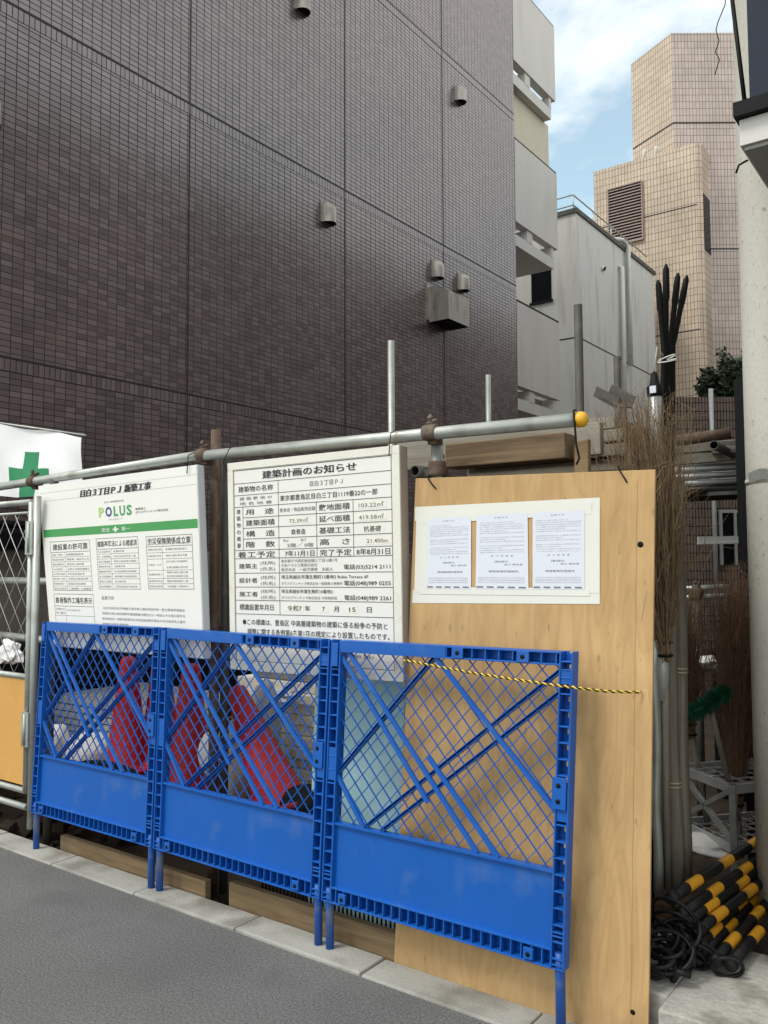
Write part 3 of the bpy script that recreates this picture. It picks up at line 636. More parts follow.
# ------------------------------------------------------------------ formwork planks behind the kerb
for (xa, xb, lab) in ((60, 205, 'rough timber plank on edge below the blue barrier beside the gate'), (229, 396, 'rough timber plank on edge below the middle barrier beside the plywood')):
    a = onY(2.705, xa, 850); b = onY(2.705, xb, 920)
    mb = MB(); mb.box((a.x, 2.705, -.11), (b.x, 2.74, .062 if xa < 100 else .092))
    tag(mb.build('formwork_plank', M['plank'], bevel=.003), lab, 'plank', 'formwork planks')

# ------------------------------------------------------------------ sign boards
def sign_map(TL, TR, BR, BL, yt, yb):
    tl, tr, br, bl = onY(yt, *TL), onY(yt, *TR), onY(yb, *BR), onY(yb, *BL)
    nrm = (tr - tl).cross(bl - tl).normalized()
    if nrm.y > 0: nrm = -nrm
    def S(u, v, d=0): return tl * (1 - u) * (1 - v) + tr * u * (1 - v) + br * u * v + bl * (1 - u) * v + nrm * d
    return S, ((tr - tl).length + (br - bl).length) / 2, ((bl - tl).length + (br - tr).length) / 2

_fc = bpy.data.curves.new('lettering', 'FONT'); _fo = bpy.data.objects.new('lettering_tmp', _fc); COL.objects.link(_fo)
_fc.resolution_u = 2
def text_mesh(body, bold=0.0, shear=0.0):
    _fc.body = body; _fc.offset = bold; _fc.shear = shear; _fc.size = 1.0
    dg = bpy.context.evaluated_depsgraph_get(); dg.update()
    ev = _fo.evaluated_get(dg); me = ev.to_mesh()
    vs = [(v.co.x, v.co.y) for v in me.vertices]; fs = [tuple(p.vertices) for p in me.polygons]
    ev.to_mesh_clear()
    return vs, fs
def write(mb, S, Wd, Hd, body, u0, u1, vm, h, mi=0, bold=0.012, d=.0016, shear=0, vert=False, align='fit'):
    """lettering with cap height h (metres) between u0 and u1, centred on v"""
    vs, fs = text_mesh(body, bold, shear)
    if not vs: return
    xa, xb = min(v[0] for v in vs), max(v[0] for v in vs)
    ya, yb = -.08, .86
    b = len(mb.v)
    if align == 'fit': sx = (u1 - u0) / (xb - xa); ox = u0
    else: sx = h / .94 / Wd; ox = u0
    for x_, y_ in vs:
        mb.v.append(S(ox + (x_ - xa) * sx, vm - ((y_ - ya) / (yb - ya) - .5) * h / Hd, d))
    for f in fs: mb.face([b + i for i in f], mi)
def strip(mb, S, u0, v0, u1, v1, mi=0, d=.0012): mb.poly([S(u0, v1, d), S(u1, v1, d), S(u1, v0, d), S(u0, v0, d)], mi)
def hline(mb, S, Hd, u0, u1, v, t=.0022, mi=0, d=.0013): strip(mb, S, u0, v - t / 2 / Hd, u1, v + t / 2 / Hd, mi, d)
def vline(mb, S, Wd, u, v0, v1, t=.0022, mi=0, d=.0013): strip(mb, S, u - t / 2 / Wd, v0, u + t / 2 / Wd, v1, mi, d)

# --- construction notice (right-hand white sign)
S, Wd, Hd = sign_map((228, 463.5), (399.5, 445), (403.5, 682), (231, 669), 2.745, 2.725)
sg = empty('notice_sign', S(.5, 1, -.02), 'white building plan notice sign with a ruled black table and thick ivory frame', 'sign')
mb = MB(); mb.box8([S(.0, 1, -.055), S(1, 1, -.055), S(1, 0, -.055), S(0, 0, -.055), S(0, 1, -.004), S(1, 1, -.004), S(1, 0, -.004), S(0, 0, -.004)]); mb.build('backing', M['frameside'], sg, .002)
mb = MB(); strip(mb, S, .035, .036, .962, .962, 0, .0); mb.build('face', M['white'], sg)
mb = MB()
for (u0, v0, u1, v1) in ((0, 0, 1, .036), (0, .962, 1, 1), (0, .0365, .035, .9615), (.962, .0365, 1, .9615)):
    mb.box8([S(u0, v1, -.0038), S(u1, v1, -.0038), S(u1, v0, -.0038), S(u0, v0, -.0038), S(u0, v1, .004), S(u1, v1, .004), S(u1, v0, .004), S(u0, v0, .004)])
mb.build('frame', M['creamframe'], sg, .001)
T = MB(); rows = [.041, .106, .164, .221, .274, .325, .377, .431, .471, .541, .607, .67, .735, .955]
for v in rows: hline(T, S, Hd, .039 if v not in (.274, .325, .377) else .096, .957, v)
for u in (.039, .957): vline(T, S, Wd, u, .041, .955)
vline(T, S, Wd, .324, .106, .735); vline(T, S, Wd, .096, .221, .431); vline(T, S, Wd, .55, .221, .471); vline(T, S, Wd, .755, .221, .471)
def wr(s, u0, u1, v, h, mi=0, bold=.004, **k): write(T, S, Wd, Hd, s, u0, u1, v, h, mi, bold, **k)
wr('建築計画のお知らせ', .225, .775, .073, .036, bold=.006); wr('建築計画のお知らせ', .2275, .7775, .073, .036, bold=.006, d=.0019)
wr('建築物の名称', .068, .292, .135, .027); wr('目白３丁目ＰＪ', .515, .70, .134, .024, 1)
wr('建 築 敷 地 の', .075, .285, .181, .015, 1); wr('地 名 地 番', .075, .285, .205, .015, 1)
wr('東京都豊島区目白三丁目1119番22の一部', .335, .885, .192, .025)
for i, ch in enumerate('建築物の概要'): wr(ch, .055, .080, .243 + i * .033, .022)
wr('用　途', .115, .295, .247, .026); wr('建築面積', .115, .30, .300, .027); wr('構　造', .115, .30, .352, .027); wr('階　数', .115, .30, .404, .027)
wr('飲食店・物品販売店舗', .332, .543, .248, .018, 1); wr('73.39㎡', .39, .50, .300, .022, 1); wr('鉄骨造', .40, .485, .352, .024)
wr('地上', .35, .385, .391, .012, 1); wr('地下', .455, .49, .391, .012, 1); wr('5階／ 0階', .375, .53, .414, .018, 1)
wr('敷地面積', .565, .738, .247, .027); wr('延べ面積', .565, .738, .300, .027); wr('基礎工法', .565, .738, .352, .027); wr('高　さ', .567, .735, .404, .027)
wr('103.22㎡', .785, .915, .248, .022, 1); wr('419.58㎡', .785, .915, .301, .022, 1); wr('杭基礎', .81, .90, .353, .024); wr('21.400m', .825, .935, .405, .022, 1)
wr('着工予定', .058, .30, .452, .028); wr('7年11月1日', .36, .535, .452, .026); wr('完了予定', .567, .742, .452, .027); wr('8年8月31日', .77, .945, .452, .026)
for lab, v in (('建築主', .507), ('設計者', .575), ('施工者', .640)):
    wr(lab, .065, .185, v, .023); wr('(住所)', .205, .298, v - .014, .016, 1); wr('(氏名)', .205, .298, v + .014, .016, 1)
wr('東京都千代田区飯田橋三丁目13番1号', .335, .665, .486, .014, 1); wr('大和ハウス工業株式会社', .335, .55, .506, .014, 1); wr('東京本店　一級代理者　支配人', .335, .64, .526, .014, 1); wr('電話(03)5214 2111', .70, .945, .517, .021)
wr('埼玉県越谷市蒲生茜町13番地2 Rubia Terrace 6F', .335, .83, .560, .017); wr('ポラスグランテック株式会社一級建築士事務所', .335, .69, .590, .013, 1); wr('電話(048)989 0255', .70, .945, .588, .021)
wr('埼玉県越谷市蒲生茜町10番地3', .335, .635, .626, .017); wr('ポラスグランテック株式会社 代表取締役', .335, .66, .655, .013, 1); wr('電話(048)989 2261', .70, .945, .652, .021)
wr('標識設置年月日', .065, .285, .702, .027); wr('令和7', .37, .455, .703, .024); wr('年', .475, .505, .703, .024); wr('7', .575, .59, .703, .024); wr('月', .64, .668, .703, .024); wr('15', .725, .76, .703, .024); wr('日', .82, .845, .703, .024)
wr('●この標識は、豊島区 中高層建築物の建築に係る紛争の予防と', .085, .925, .772, .026); wr('調整に関する条例第6条第1項の規定により設置したものです。', .115, .935, .816, .026)
wr('(連絡先)　ポラスグランテック株式会社', .11, .56, .880, .020); wr('電話 048 989 2261', .62, .85, .905, .018, 1)
st = MB()
for (u0, v0, u1, v1) in ((.355, .688, .465, .719), (.55, .688, .61, .719), (.70, .688, .775, .719), (.39, .283, .51, .316), (.775, .232, .93, .264), (.775, .284, .93, .317), (.80, .336, .915, .369), (.815, .388, .945, .421)): st = MB(); strip(st, S, u0, v0, u1, v1, 0, .0006); st.build('correction_sticker', M['sticker'], sg)
T.build('lettering', [M['ink'], M['inkgrey']], sg)

# --- site sign with company logo (left-hand white sign)
S, Wd, Hd = sign_map((38, 486), (197, 464.5), (204, 659), (51, 646), 2.745, 2.70)
sg1 = empty('site_sign', S(.5, 1, -.02), 'white construction site sign with a green stripe and colourful company logo', 'sign')
mb = MB(); mb.box8([S(0, 1, -.045), S(1.0, 1, -.045), S(1.0, 0, -.045), S(0, 0, -.045), S(0, 1, -.001), S(1.0, 1, -.001), S(1.0, 0, -.001), S(0, 0, -.001)]); mb.build('board', M['whiteframe'], sg1, .002)
mb = MB(); strip(mb, S, .003, .003, .997, .997, 0, .0005); mb.build('face', M['white'], sg1)
S1 = S; S = lambda u, v, d=0: S1(u, v + .022, d)
T = MB()
strip(T, S, .015, .264, .993, .312, 2)
hline(T, S, Hd, .01, .995, .030, .001, 1); hline(T, S, Hd, .01, .995, .082, .001, 1)
wr('目白３丁目ＰＪ 新築工事', .292, .74, .060, .042, bold=.004, shear=.25); wr('目白３丁目ＰＪ 新築工事', .2955, .7435, .060, .042, bold=.004, shear=.25, d=.0019); wr('目白３丁目ＰＪ 新築工事', .299, .747, .060, .042, bold=.004, shear=.25, d=.0022)
wr('住まい価値創造企業', .45, .575, .128, .010, 1)
for ch, u0, u1, mi in (('P', .412, .447, 3), ('O', .455, .497, 4), ('L', .508, .536, 5), ('U', .545, .580, 5), ('S', .588, .622, 5)): wr(ch, u0, u1, .182, .068, mi, bold=.035)
wr('ポラスグループ', .475, .56, .232, .009, 1)
wr('建築施工', .643, .705, .184, .012); wr('ポラスグランテック株式会社', .643, .835, .203, .013)
wr('安全', .425, .478, .290, .023, 6, d=.0022); wr('第一', .552, .605, .290, .023, 6, d=.0022)
T_w = .005
strip(T, S, .496, .286, .532, .295, 6, .0022); strip(T, S, .508, .275, .520, .306, 6, .0026)
def box(u0, v0, u1, v1, hb, splits, cols=()):
    for v in (v0, hb, v1): hline(T, S, Hd, u0, u1, v, .0022)
    for u in (u0, u1): vline(T, S, Wd, u, v0, v1, .0022)
    for v in splits: hline(T, S, Hd, u0, u1, v, .0014)
    for u in cols: vline(T, S, Wd, u, hb, v1, .0014)
def lines(u0, u1, vs, h, n=14, mi=1):
    pool = '建設業許可番号代表者氏名一般又特定年月日国土交通大臣第号工事名称主任技術者専任配置区分確認済証交付検査機関'
    for v in vs:
        s_ = ''.join(random.choice(pool) for _ in range(n)); wr(s_, u0, u1, v, h, mi, bold=.0)
sp = [.409 + .0293 * i for i in range(1, 8)]
box(.057, .342, .337, .640, .408, sp, (.16,)); wr('建設業の許可票', .075, .322, .376, .036, bold=.008)
for i in range(8): lines(.064, .152, [.424 + .0293 * i], .0105, 6); lines(.17, .328 if i % 2 else .29, [.424 + .0293 * i], .0115, 9 if i % 2 else 7)
box(.382, .339, .648, .630, .401, [.401 + .0286 * i for i in range(1, 8)], (.475,)); wr('建築基準法による確認済', .388, .642, .371, .032, bold=.008)
for i in range(8): lines(.388, .468, [.416 + .0286 * i], .0105, 6); lines(.49, .63 if i % 3 else .56, [.416 + .0286 * i], .010, 9 if i % 3 else 5)
box(.698, .343, .960, .628, .399, [.433, .467, .528, .572, .600], (.79,)); wr('労災保険関係成立票', .706, .952, .371, .035, bold=.008)
for v in (.416, .450, .498, .550, .586, .614): lines(.704, .784, [v], .010, 6)
for v in (.416, .450, .482, .513, .540, .560, .586, .614): lines(.81, .93, [v], .010, 9)
box(.056, .662, .337, .86, .734, [.790], (.135,)); wr('鉄骨製作工場名表示', .066, .328, .699, .034, bold=.008)
lines(.063, .128, [.752, .775], .013, 4); lines(.145, .24, [.757], .009, 9)
wr('品質方針', .395, .478, .680, .019, 1)
lines(.40, .905, [.738], .0135, 30, 1); lines(.39, .905, [.768, .798], .0135, 31, 1); lines(.39, .56, [.828], .0135, 11, 1)
wr('やる気', .80, .86, .93, .02, 1)
T.build('lettering', [M['ink'], M['inkgrey'], M['green'], M['limelogo'], M['navylogo'], M['greenlogo'], M['white']], sg1)

# ------------------------------------------------------------------ plywood notice board
yT, yB = 2.80, 2.685
pl = [onY(yT, 415.5, 478.5), onY(yT, 655, 469.5), onY(yB, 648, 1057), onY(yB, 393.5, 971)]
Sp = lambda u, v, d=0: pl[0] * (1 - u) * (1 - v) + pl[1] * u * (1 - v) + pl[2] * u * v + pl[3] * (1 - u) * v + Vector((0, -1, -.06)) * d
mb = MB(); mb.box8([Sp(0, 1, -.012), Sp(1, 1, -.012), Sp(1, 0, -.012), Sp(0, 0, -.012), Sp(0, 1), Sp(1, 1), Sp(1, 0), Sp(0, 0)])
pb = mb.build('plywood_board', M['ply'], None, .0015); tag(pb, 'large upright sheet of tan plywood leaning behind the right barrier', 'board')
mb = MB()
def pxu(x, y):
    # nearest u,v on the sheet for a surveyed point (Newton on the sheet's own plane)
    n = (pl[1] - pl[0]).cross(pl[3] - pl[0]); d = ray(x, y); p = EYE + d * ((pl[0] - EYE).dot(n) / d.dot(n)); u = v = .5
    for _ in range(12):
        q = Sp(u, v); du = (Sp(u + .01, v) - q) / .01; dv = (Sp(u, v + .01) - q) / .01; e = p - q
        a, b, c = du.dot(du), du.dot(dv), dv.dot(dv); r, s = du.dot(e), dv.dot(e); det = a * c - b * b
        u += (r * c - s * b) / det; v += (s * a - r * b) / det
    return u, v
# a split along the right edge, black discs for dark knot and bolt holes
u0, v0 = pxu(637, 500); u1, v1 = pxu(631, 1020)
prev = None; pts = []
for i in range(26):
    t = i / 25; pts.append((u0 + (u1 - u0) * t + .0012 * math.sin(i * 2.1), .02 + .96 * t))
for a, b in zip(pts[:-1], pts[1:]): mb.poly([Sp(a[0] - .0006, a[1], .0008), Sp(b[0] - .0006, b[1], .0008), Sp(b[0] + .0009, b[1], .0008), Sp(a[0] + .0009, a[1], .0008)])
for (x0, y0, x1, y1) in ((641, 622, 647, 590), (436, 627, 438, 617)):
    a, b = pxu(x0, y0), pxu(x1, y1); mb.poly([Sp(a[0], a[1], .0009), Sp(a[0] + .002, a[1], .0009), Sp(b[0] + .001, b[1], .0009), Sp(b[0], b[1], .0009)])
k = mb.build('split', M['plyedge'], pb)
mb = MB(); 
u, v = pxu(640.5, 544.5); c = Sp(u, v, .001); mb.lathe([(.0001, .0012), (.009, .0012), (.0105, 0)], c, (0, -1, -.05), 14); mb.build('knot_hole', M['wire'], pb); mb = MB()
u, v = pxu(633, 1012); c = Sp(u, v, .001); mb.lathe([(.0001, .0012), (.007, .0012), (.0085, 0)], c, (0, -1, -.05), 14)
mb.build('knot_hole', M['wire'], pb)
# tape frame and three notices
def pquad(mb, pts, d, mi=0, th=0):
    uv = [pxu(*p) for p in pts]; mb.poly([Sp(u, v, d) for u, v in uv][::-1], mi)
mb = MB()
pquad(mb, [(415, 507), (600, 497.5), (600, 511), (415, 521)], .0012)
pquad(mb, [(413, 590), (600, 591), (600, 604), (412, 603)], .0012)
pquad(mb, [(416.5, 518), (430, 517), (427.5, 592), (414.5, 592)], .0020)
pquad(mb, [(584, 509), (600, 508.5), (600, 593), (584, 593)], .0020)
pquad(mb, [(420, 513), (592, 502), (592, 514), (420, 524)], .0027)
pquad(mb, [(420, 587), (590, 588), (590, 596), (420, 594)], .0027)
tag(mb.build('masking_tape', M['tape']), 'band of cream masking tape framing the three papers on plywood', 'tape')
for i, (pts, lab) in enumerate((([(428, 519), (471.5, 516), (471.5, 589), (427, 588.5)], 'printed paper in a clear sleeve, the one nearest the white sign'),
                  ([(477, 515.5), (528, 512.5), (529, 589.5), (476, 588.5)], 'printed paper in a clear sleeve, between two other papers on plywood'),
                  ([(533, 512.5), (585, 510), (585, 589.5), (533, 589)], 'printed paper in a clear sleeve, the one nearest the bolt hole'))):
    root = empty('notice_paper', Sp(*pxu(*pts[3]), .0035), lab, 'paper', 'papers taped to the plywood board')
    cu = [pxu(*p) for p in pts]
    def Q(u, v, d, cu=cu):
        a = cu[0][0] * (1 - u) * (1 - v) + cu[1][0] * u * (1 - v) + cu[2][0] * u * v + cu[3][0] * (1 - u) * v
        b = cu[0][1] * (1 - u) * (1 - v) + cu[1][1] * u * (1 - v) + cu[2][1] * u * v + cu[3][1] * (1 - u) * v
        return Sp(a, b, d)
    mb = MB(); mb.poly([Q(0, 1, .0034), Q(1, 1, .0034), Q(1, 0, .0034), Q(0, 0, .0034)]); mb.build('sheet', M['paper'], root)
    T = MB(); Sq = lambda u, v, d, Q=Q: Q(u, v, .0042)
    wr2 = lambda s_, u0, u1, v, h, mi=1: write(T, Sq, .19, .28, s_, u0, u1, v, h, mi, .0)
    wr2('お 知 ら せ', .36, .62, .045, .006, 1)
    for k in range(15):
        v = .11 + k * .0285
        if k in (6, 10): continue
        u1 = .93 if k % 4 else random.uniform(.5, .8)
        wr2(''.join(random.choice('工事期間作業時間内容及び場所についてご迷惑をおかけします') for _ in range(26)), .07, u1, v, .0042, 2)
    wr2('記　工　事　概　要', .3, .72, .56, .0055, 1); wr2('工事のお知らせ', .36, .62, .635, .0075, 0); wr2('施工 責任者', .55, .9, .675, .006, 1); wr2('現場事務所連絡先', .25, .82, .765, .008, 1)
    for v in (.85, .88, .91): wr2(''.join(random.choice('緊急連絡先担当者電話番号現場代理人') for _ in range(24)), .05, .93, v, .0045, 2)
    for k in range(5): T.poly([Sq(.02 + k * .2, .985, 0), Sq(.15 + k * .2, .985, 0), Sq(.15 + k * .2, .965, 0), Sq(.02 + k * .2, .965, 0)], 1)
    T.build('print', [M['ink'], M['inkgrey'], M['inkpale']], root)
bpy.data.objects.remove(_fo)

# ------------------------------------------------------------------ top rail and scaffold posts
YP = 2.80
pA = onY(YP, -60, 496); pB = onY(YP, 206, 454.5)
def coupler(root, c, r=.0305, axis=Vector((1, 0, 0))):
    mb = MB(); mb.lathe([(r * .6, -.03), (r, -.03), (r * 1.08, -.02), (r * 1.08, .02), (r, .03), (r * .6, .03)], c, axis, 14)
    mb.bar(c + Vector((0, -.01, r)), c + Vector((0, .03, r + .02)), .03, .016); mb.tube([c + Vector((0, -.005, r + .005)), c + Vector((0, -.005, r + .04))], .006, 8)
    mb.lathe([(.0001, 0), (.011, 0), (.011, .012), (.0001, .012)], c + Vector((0, -.005, r + .022)), (0, 0, 1), 6)
    mb.box((c.x - .02, c.y + .005, c.z - r - .015), (c.x + .02, c.y + .055, c.z + r * .2))
    return mb.build('coupler', M['rust'], root)
rl = empty('scaffold_pipe', (pA + pB) / 2, 'long galvanised scaffold pipe running above the site sign and the gate', 'pipe')
mb = MB(); mb.tube([pA, pB], .0243, 18); mb.build('tube', M['galv'], rl)
coupler(rl, onY(YP, 33, 481.5))
pC = onY(YP, 199, 456.5) + Vector((0, -.004, 0)); pD = onY(YP, 580, 419.5)
rr_ = empty('scaffold_pipe', (pC + pD) / 2, 'galvanised scaffold pipe with a yellow end cap above the notice sign and plywood', 'pipe')
mb = MB(); mb.tube([pC + Vector((0, 0, .001)), pD], .0250, 18); mb.build('tube', M['galv'], rr_)
coupler(rr_, onY(YP, 203, 455)); coupler(rr_, onY(YP, 431, 432.5))
mb = MB(); ax = (pD - pC).normalized(); mb.lathe([(.0255, -.012), (.028, -.010), (.028, .008), (.0245, .018), (.016, .026), (.0001, .029)], pD, ax, 18); mb.build('end_cap', M['yellow'], rr_)
# tie wires
def wire(pts, lab, r=.0022, mt='wire', name='tie_wire'):
    mb = MB(); mb.tube(pts, r, 6); return tag(mb.build(name, M[mt]), lab, 'wire')
a = pD + Vector((-.012, -.027, .03))
wire([a + Vector((0, .02, .004)), a, a + Vector((.004, 0, -.05)), a + Vector((.006, .004, -.12)), a + Vector((.014, .01, -.17)), a + Vector((.002, .012, -.19))], 'black cord hanging from the pipe end beside the yellow cap', .004)
c = Sp(*pxu(430, 482), .002); wire([c + Vector((-.01, .01, .03)), c + Vector((0, -.012, .012)), c + Vector((.015, -.004, -.012)), c + Vector((.03, -.003, -.028))], 'short black tie at the upper left corner of the plywood', .0028)
c = Sp(*pxu(622, 474), .002); wire([c + Vector((-.02, .02, .03)), c + Vector((-.004, -.008, .01)), c + Vector((.01, -.004, -.014)), c + Vector((.018, -.003, -.03))], 'short black tie at the upper right corner of the plywood', .0028)
c = onY(2.77, 193, 458); wire([c + Vector((0, .01, .03)), c + Vector((0, -.03, .01)), c + Vector((.003, -.038, -.06)), c + Vector((-.002, -.036, -.08))], 'wire tie holding the site sign to the pipe', .0025)
c = onY(2.76, 231, 450); wire([c + Vector((.01, .02, .035)), c + Vector((-.003, -.012, .0)), c + Vector((-.02, -.03, -.06)), c + Vector((.0, -.03, -.09))], 'wire tie holding the notice sign by its left corner', .0022)
c = onY(2.76, 393, 434); wire([c + Vector((.003, .02, .02)), c + Vector((0, -.016, .0)), c + Vector((.002, -.028, -.06)), c + Vector((.0, -.028, -.09))], 'wire tie holding the notice sign by its right corner', .0022)

def post(x, ytop, Y, r, mt, lab, z0=-.12, grp='scaffold posts standing on the plot', hollow=False):
    p = onY(Y, x, ytop); mb = MB()
    mb.hollow((p.x, p.y, z0), p, r, r * .86, 16)
    o = mb.build('scaffold_post', M[mt]); tag(o, lab, 'post', grp); return o
post(216, 430, 2.865, .0243, 'rust', 'rusty scaffold post between the two white signs')
post(226, 458, 2.93, .0220, 'darksteel', 'dark steel post just behind the rusty post between the signs')
post(391, 341, 4.8, .0243, 'galv', 'grey scaffold post rising above the middle of the notice sign')
post(488, 375, 6.5, .0243, 'galv', 'thin distant scaffold post in front of the dark tiled wall')
post(578, 305, 4.5, .0243, 'darksteel', 'tall dark scaffold post in front of the grey house corner')
post(617, 357, 5.6, .0243, 'darksteel', 'short scaffold post in front of the house drainpipes')
# upright stub with couplers by the plywood corner
p = onY(2.85, 437, 441); mb = MB(); root = empty('scaffold_post', (p.x, 2.85, 1.6), 'short bright scaffold upright clamped under the top pipe beside the plywood corner', 'post', 'scaffold posts standing on the plot')
mb.tube([(p.x, 2.85, -.12), (p.x, 2.85, p.z)], .0243, 14); mb.build('tube', M['galv'], root)
q = onY(2.85, 436, 469); coupler(root, Vector((p.x, 2.85, q.z)), .034, Vector((0, 0, 1)))
mb = MB(); q = onY(2.80, 415, 471); mb.hollow((q.x, q.y, q.z), (q.x, q.y + .12, q.z), .024, .018, 14, 0, 1); mb.bar((q.x, q.y + .05, q.z - .008), (p.x, 2.85, q.z - .005), .04, .03); mb.build('coupler', [M['darksteel'], M['wire']], root)
# posts reaching down behind the barriers to the pit
for (xx, Y, lab, mt) in ((50, 2.80, 'grey post foot beside the gate below the first barrier', 'darksteel'),):
    p = onY(Y, xx, 700); mb = MB(); root = empty('scaffold_post', (p.x, Y, -.1), lab, 'post', 'scaffold posts standing on the plot')
    mb.tube([(p.x, Y, -.1), (p.x, Y, 2.0)], .0243, 14); mb.build('tube', M[mt], root); coupler(root, Vector((p.x, Y, .13)), .036, Vector((0, 0, 1)))

# rope
a = onY(2.575, 404, 660); b = onY(2.575, 577, 688); c = Sp(*pxu(643, 692), .004)
mb = MB(); pts = []
for i in range(60):
    t = i / 59; p = a.lerp(b, t) + Vector((0, 0, -.006 * math.sin(math.pi * t))) + Vector((0, 0, .0012 * math.sin(i * 2.3))); pts.append(p)
for i in range(1, 19): pts.append(b.lerp(c, i / 18) + Vector((0, 0, -.004 * math.sin(math.pi * i / 18) + .001 * math.sin(i * 2.3))))
fine = []
for p_, q_ in zip(pts[:-1], pts[1:]):
    for k in range(4): fine.append(p_.lerp(q_, k / 4))
for st_ in range(2):
    hp = []
    for i, p_ in enumerate(fine):
        t = i * .70 + st_ * 3.1416; hp.append(p_ + Vector((0, math.cos(t), math.sin(t))) * .0022)
    mb.tube(hp, .0028, 6, 1 if st_ == 0 else 0)
tag(mb.build('rope', [M['ropeyellow'], M['ropeblack']]), 'yellow and black twisted rope tied across the right barrier to the plywood', 'rope')

# ------------------------------------------------------------------ timber above the plywood
a = onY(3.0, 445, 443); b = onY(3.0, 565, 458)
mb = MB(); mb.box((a.x, 3.0, b.z), (b.x, 3.11, a.z - .005)); tag(mb.build('timber_beam', M['beam'], bevel=.005), 'weathered square timber beam lying behind the yellow capped pipe', 'beam')
mb = MB(); a2 = onY(3.2, 396, 440); b2 = onY(3.2, 600, 426); mb.box((a2.x, 3.2, 1.93), (b2.x, 3.24, 2.06)); tag(mb.build('timber_board', M['greywood'], bevel=.004), 'dirty grey board lying on edge behind the timber beam', 'board')
mb = MB(); e = onY(3.02, 582, 452); mb.box8([(e.x - .03, 3.0, 1.70), (e.x + .03, 3.0, 1.70), (e.x + .03, 3.03, 1.70), (e.x - .03, 3.03, 1.70), (e.x - .03, 3.02, 1.96), (e.x + .025, 3.02, 1.97), (e.x + .025, 3.05, 1.97), (e.x - .03, 3.05, 1.96)])
tag(mb.build('timber_offcut', M['plank'], bevel=.004), 'brown timber offcut standing behind the hanging black cord', 'plank')
ys = 3.35; sx0 = onY(ys, 566, 440).x; sx1 = onY(ys, 628, 440).x; zz = onY(ys, 600, 417).z
for k in range(6):
    z1 = zz - k * .058; dx = random.uniform(-.035, .02); dx = dx if k else -.06
    mb = MB(); mb.box((sx0 - .5, ys + random.uniform(-.02, .02), z1 - .05), (sx1 + dx, ys + .42, z1))
    tag(mb.build('stacked_timber', M['greywood'], bevel=.004), ('topmost', 'second', 'third', 'fourth', 'fifth', 'lowest')[k] + ' grey timber from the top of the stack beside the twigs', 'timber', 'grey timbers stacked above the plywood')
# trestle that carries beam and stack (hidden behind the plywood)
tr = empty('trestle', (-1.45, 3.3, -.1), 'timber trestle carrying the stacked grey timbers behind the plywood', 'trestle')
zb_ = zz - 5 * .058 - .05
mb = MB(); mb.box((-1.95, 2.97, zb_ - .07), (-1.88, 3.76, zb_)); mb.box((-1.28, 2.97, zb_ - .07), (-1.21, 3.76, zb_)); mb.build('crossbar', M['beam'], tr)
for x_ in (-1.95, -1.28):
    for y_ in (3.0, 3.68): mb = MB(); mb.box((x_, y_, -.11), (x_ + .07, y_ + .07, zb_ - .07)); mb.build('leg', M['beam'], tr)
# steel channel resting across the stack
mb = MB(); a = dep(603, 400, 3.62); b = dep(626, 420, 3.5); a.z = zz + .11; b.z = zz + .035
mb.bar(a, b, .07, .005); mb.bar(a + Vector((.033, 0, .02)), b + Vector((.033, 0, .02)), .005, .045); mb.bar(a + Vector((-.033, 0, .02)), b + Vector((-.033, 0, .02)), .005, .045)
tag(mb.build('steel_channel', M['darksteel']), 'grey steel channel lying tilted on top of the stacked timbers', 'channel')

# ------------------------------------------------------------------ mesh gate on the left
YG = 2.70
gt = empty('mesh_gate', (-5.3, YG, 0), 'galvanised chain link gate with an orange lower board', 'gate')
def gp(x, y): return onY(YG, x, y)
stT, stB = gp(34, 500), gp(27, 824); xr = -4.47; xL = -6.15; zt_ = gp(20, 503).z; zm = gp(20, 676).z; zb1 = gp(15, 788).z; zb2 = gp(8, 800).z
mb = MB()
mb.tube([(xr, YG, zb1), (xr, YG, zt_)], .0185, 12); mb.tube([(xL, YG, zb1), (xL, YG, zt_)], .0185, 12)
for z in (zt_, zm, zb1): mb.tube([(xL, YG, z), (xr, YG, z)], .017, 12)
mb.tube([(xL, YG - .01, zb2 - .005), (xr + .03, YG - .01, zb2 - .005)], .017, 12)
mb.tube([(xL, YG, zt_ - .06), (xr, YG, zt_ - .06)], .008, 8)
mb.build('frame', M['galv'], gt)
mb = MB(); mb.tube([(xr + .055, YG, .05), (xr + .055, YG, zt_ + .03)], .021, 14); mb.build('gate_post', M['galv'], gt)
for z in (zt_ - .30, zb1 + .25): mb = MB(); mb.box((xr - .012, YG - .030, z), (xr + .055, YG - .019, z + .19)); mb.tube([(xr + .022, YG - .032, z + .01), (xr + .022, YG - .032, z + .18)], .007, 8); mb.build('hinge', M['galv'], gt)
mb = MB(); mb.box((xL + .02, YG - .006, zb1 + .03), (xr - .02, YG + .006, zm - .015)); mb.build('board', M['orangeply'], gt)
mb = MB(); sp = .10
xx0, xx1, zz0, zz1 = xL + .02, xr - .018, zm + .015, zt_ - .06
for s in (1, -1):
    c = xx0 - 2.0
    while c < xx1 + 2:
        dz = zz1 - zz0; sl = 1.35
        a = [c, zz0]; b = [c + s * dz / sl, zz1]
        if s < 0: a, b = b, a; 
        # clip in x
        (ax_, az_), (bx_, bz_) = sorted((a, b))
        if bx_ > xx0 and ax_ < xx1:
            t0 = max(0, (xx0 - ax_) / (bx_ - ax_)); t1 = min(1, (xx1 - ax_) / (bx_ - ax_))
            mb.tube([(ax_ + (bx_ - ax_) * t0, YG + .002 * s, az_ + (bz_ - az_) * t0), (ax_ + (bx_ - ax_) * t1, YG + .002 * s, az_ + (bz_ - az_) * t1)], .0024 if s < 0 else .0012, 5)
        c += sp * 1.3
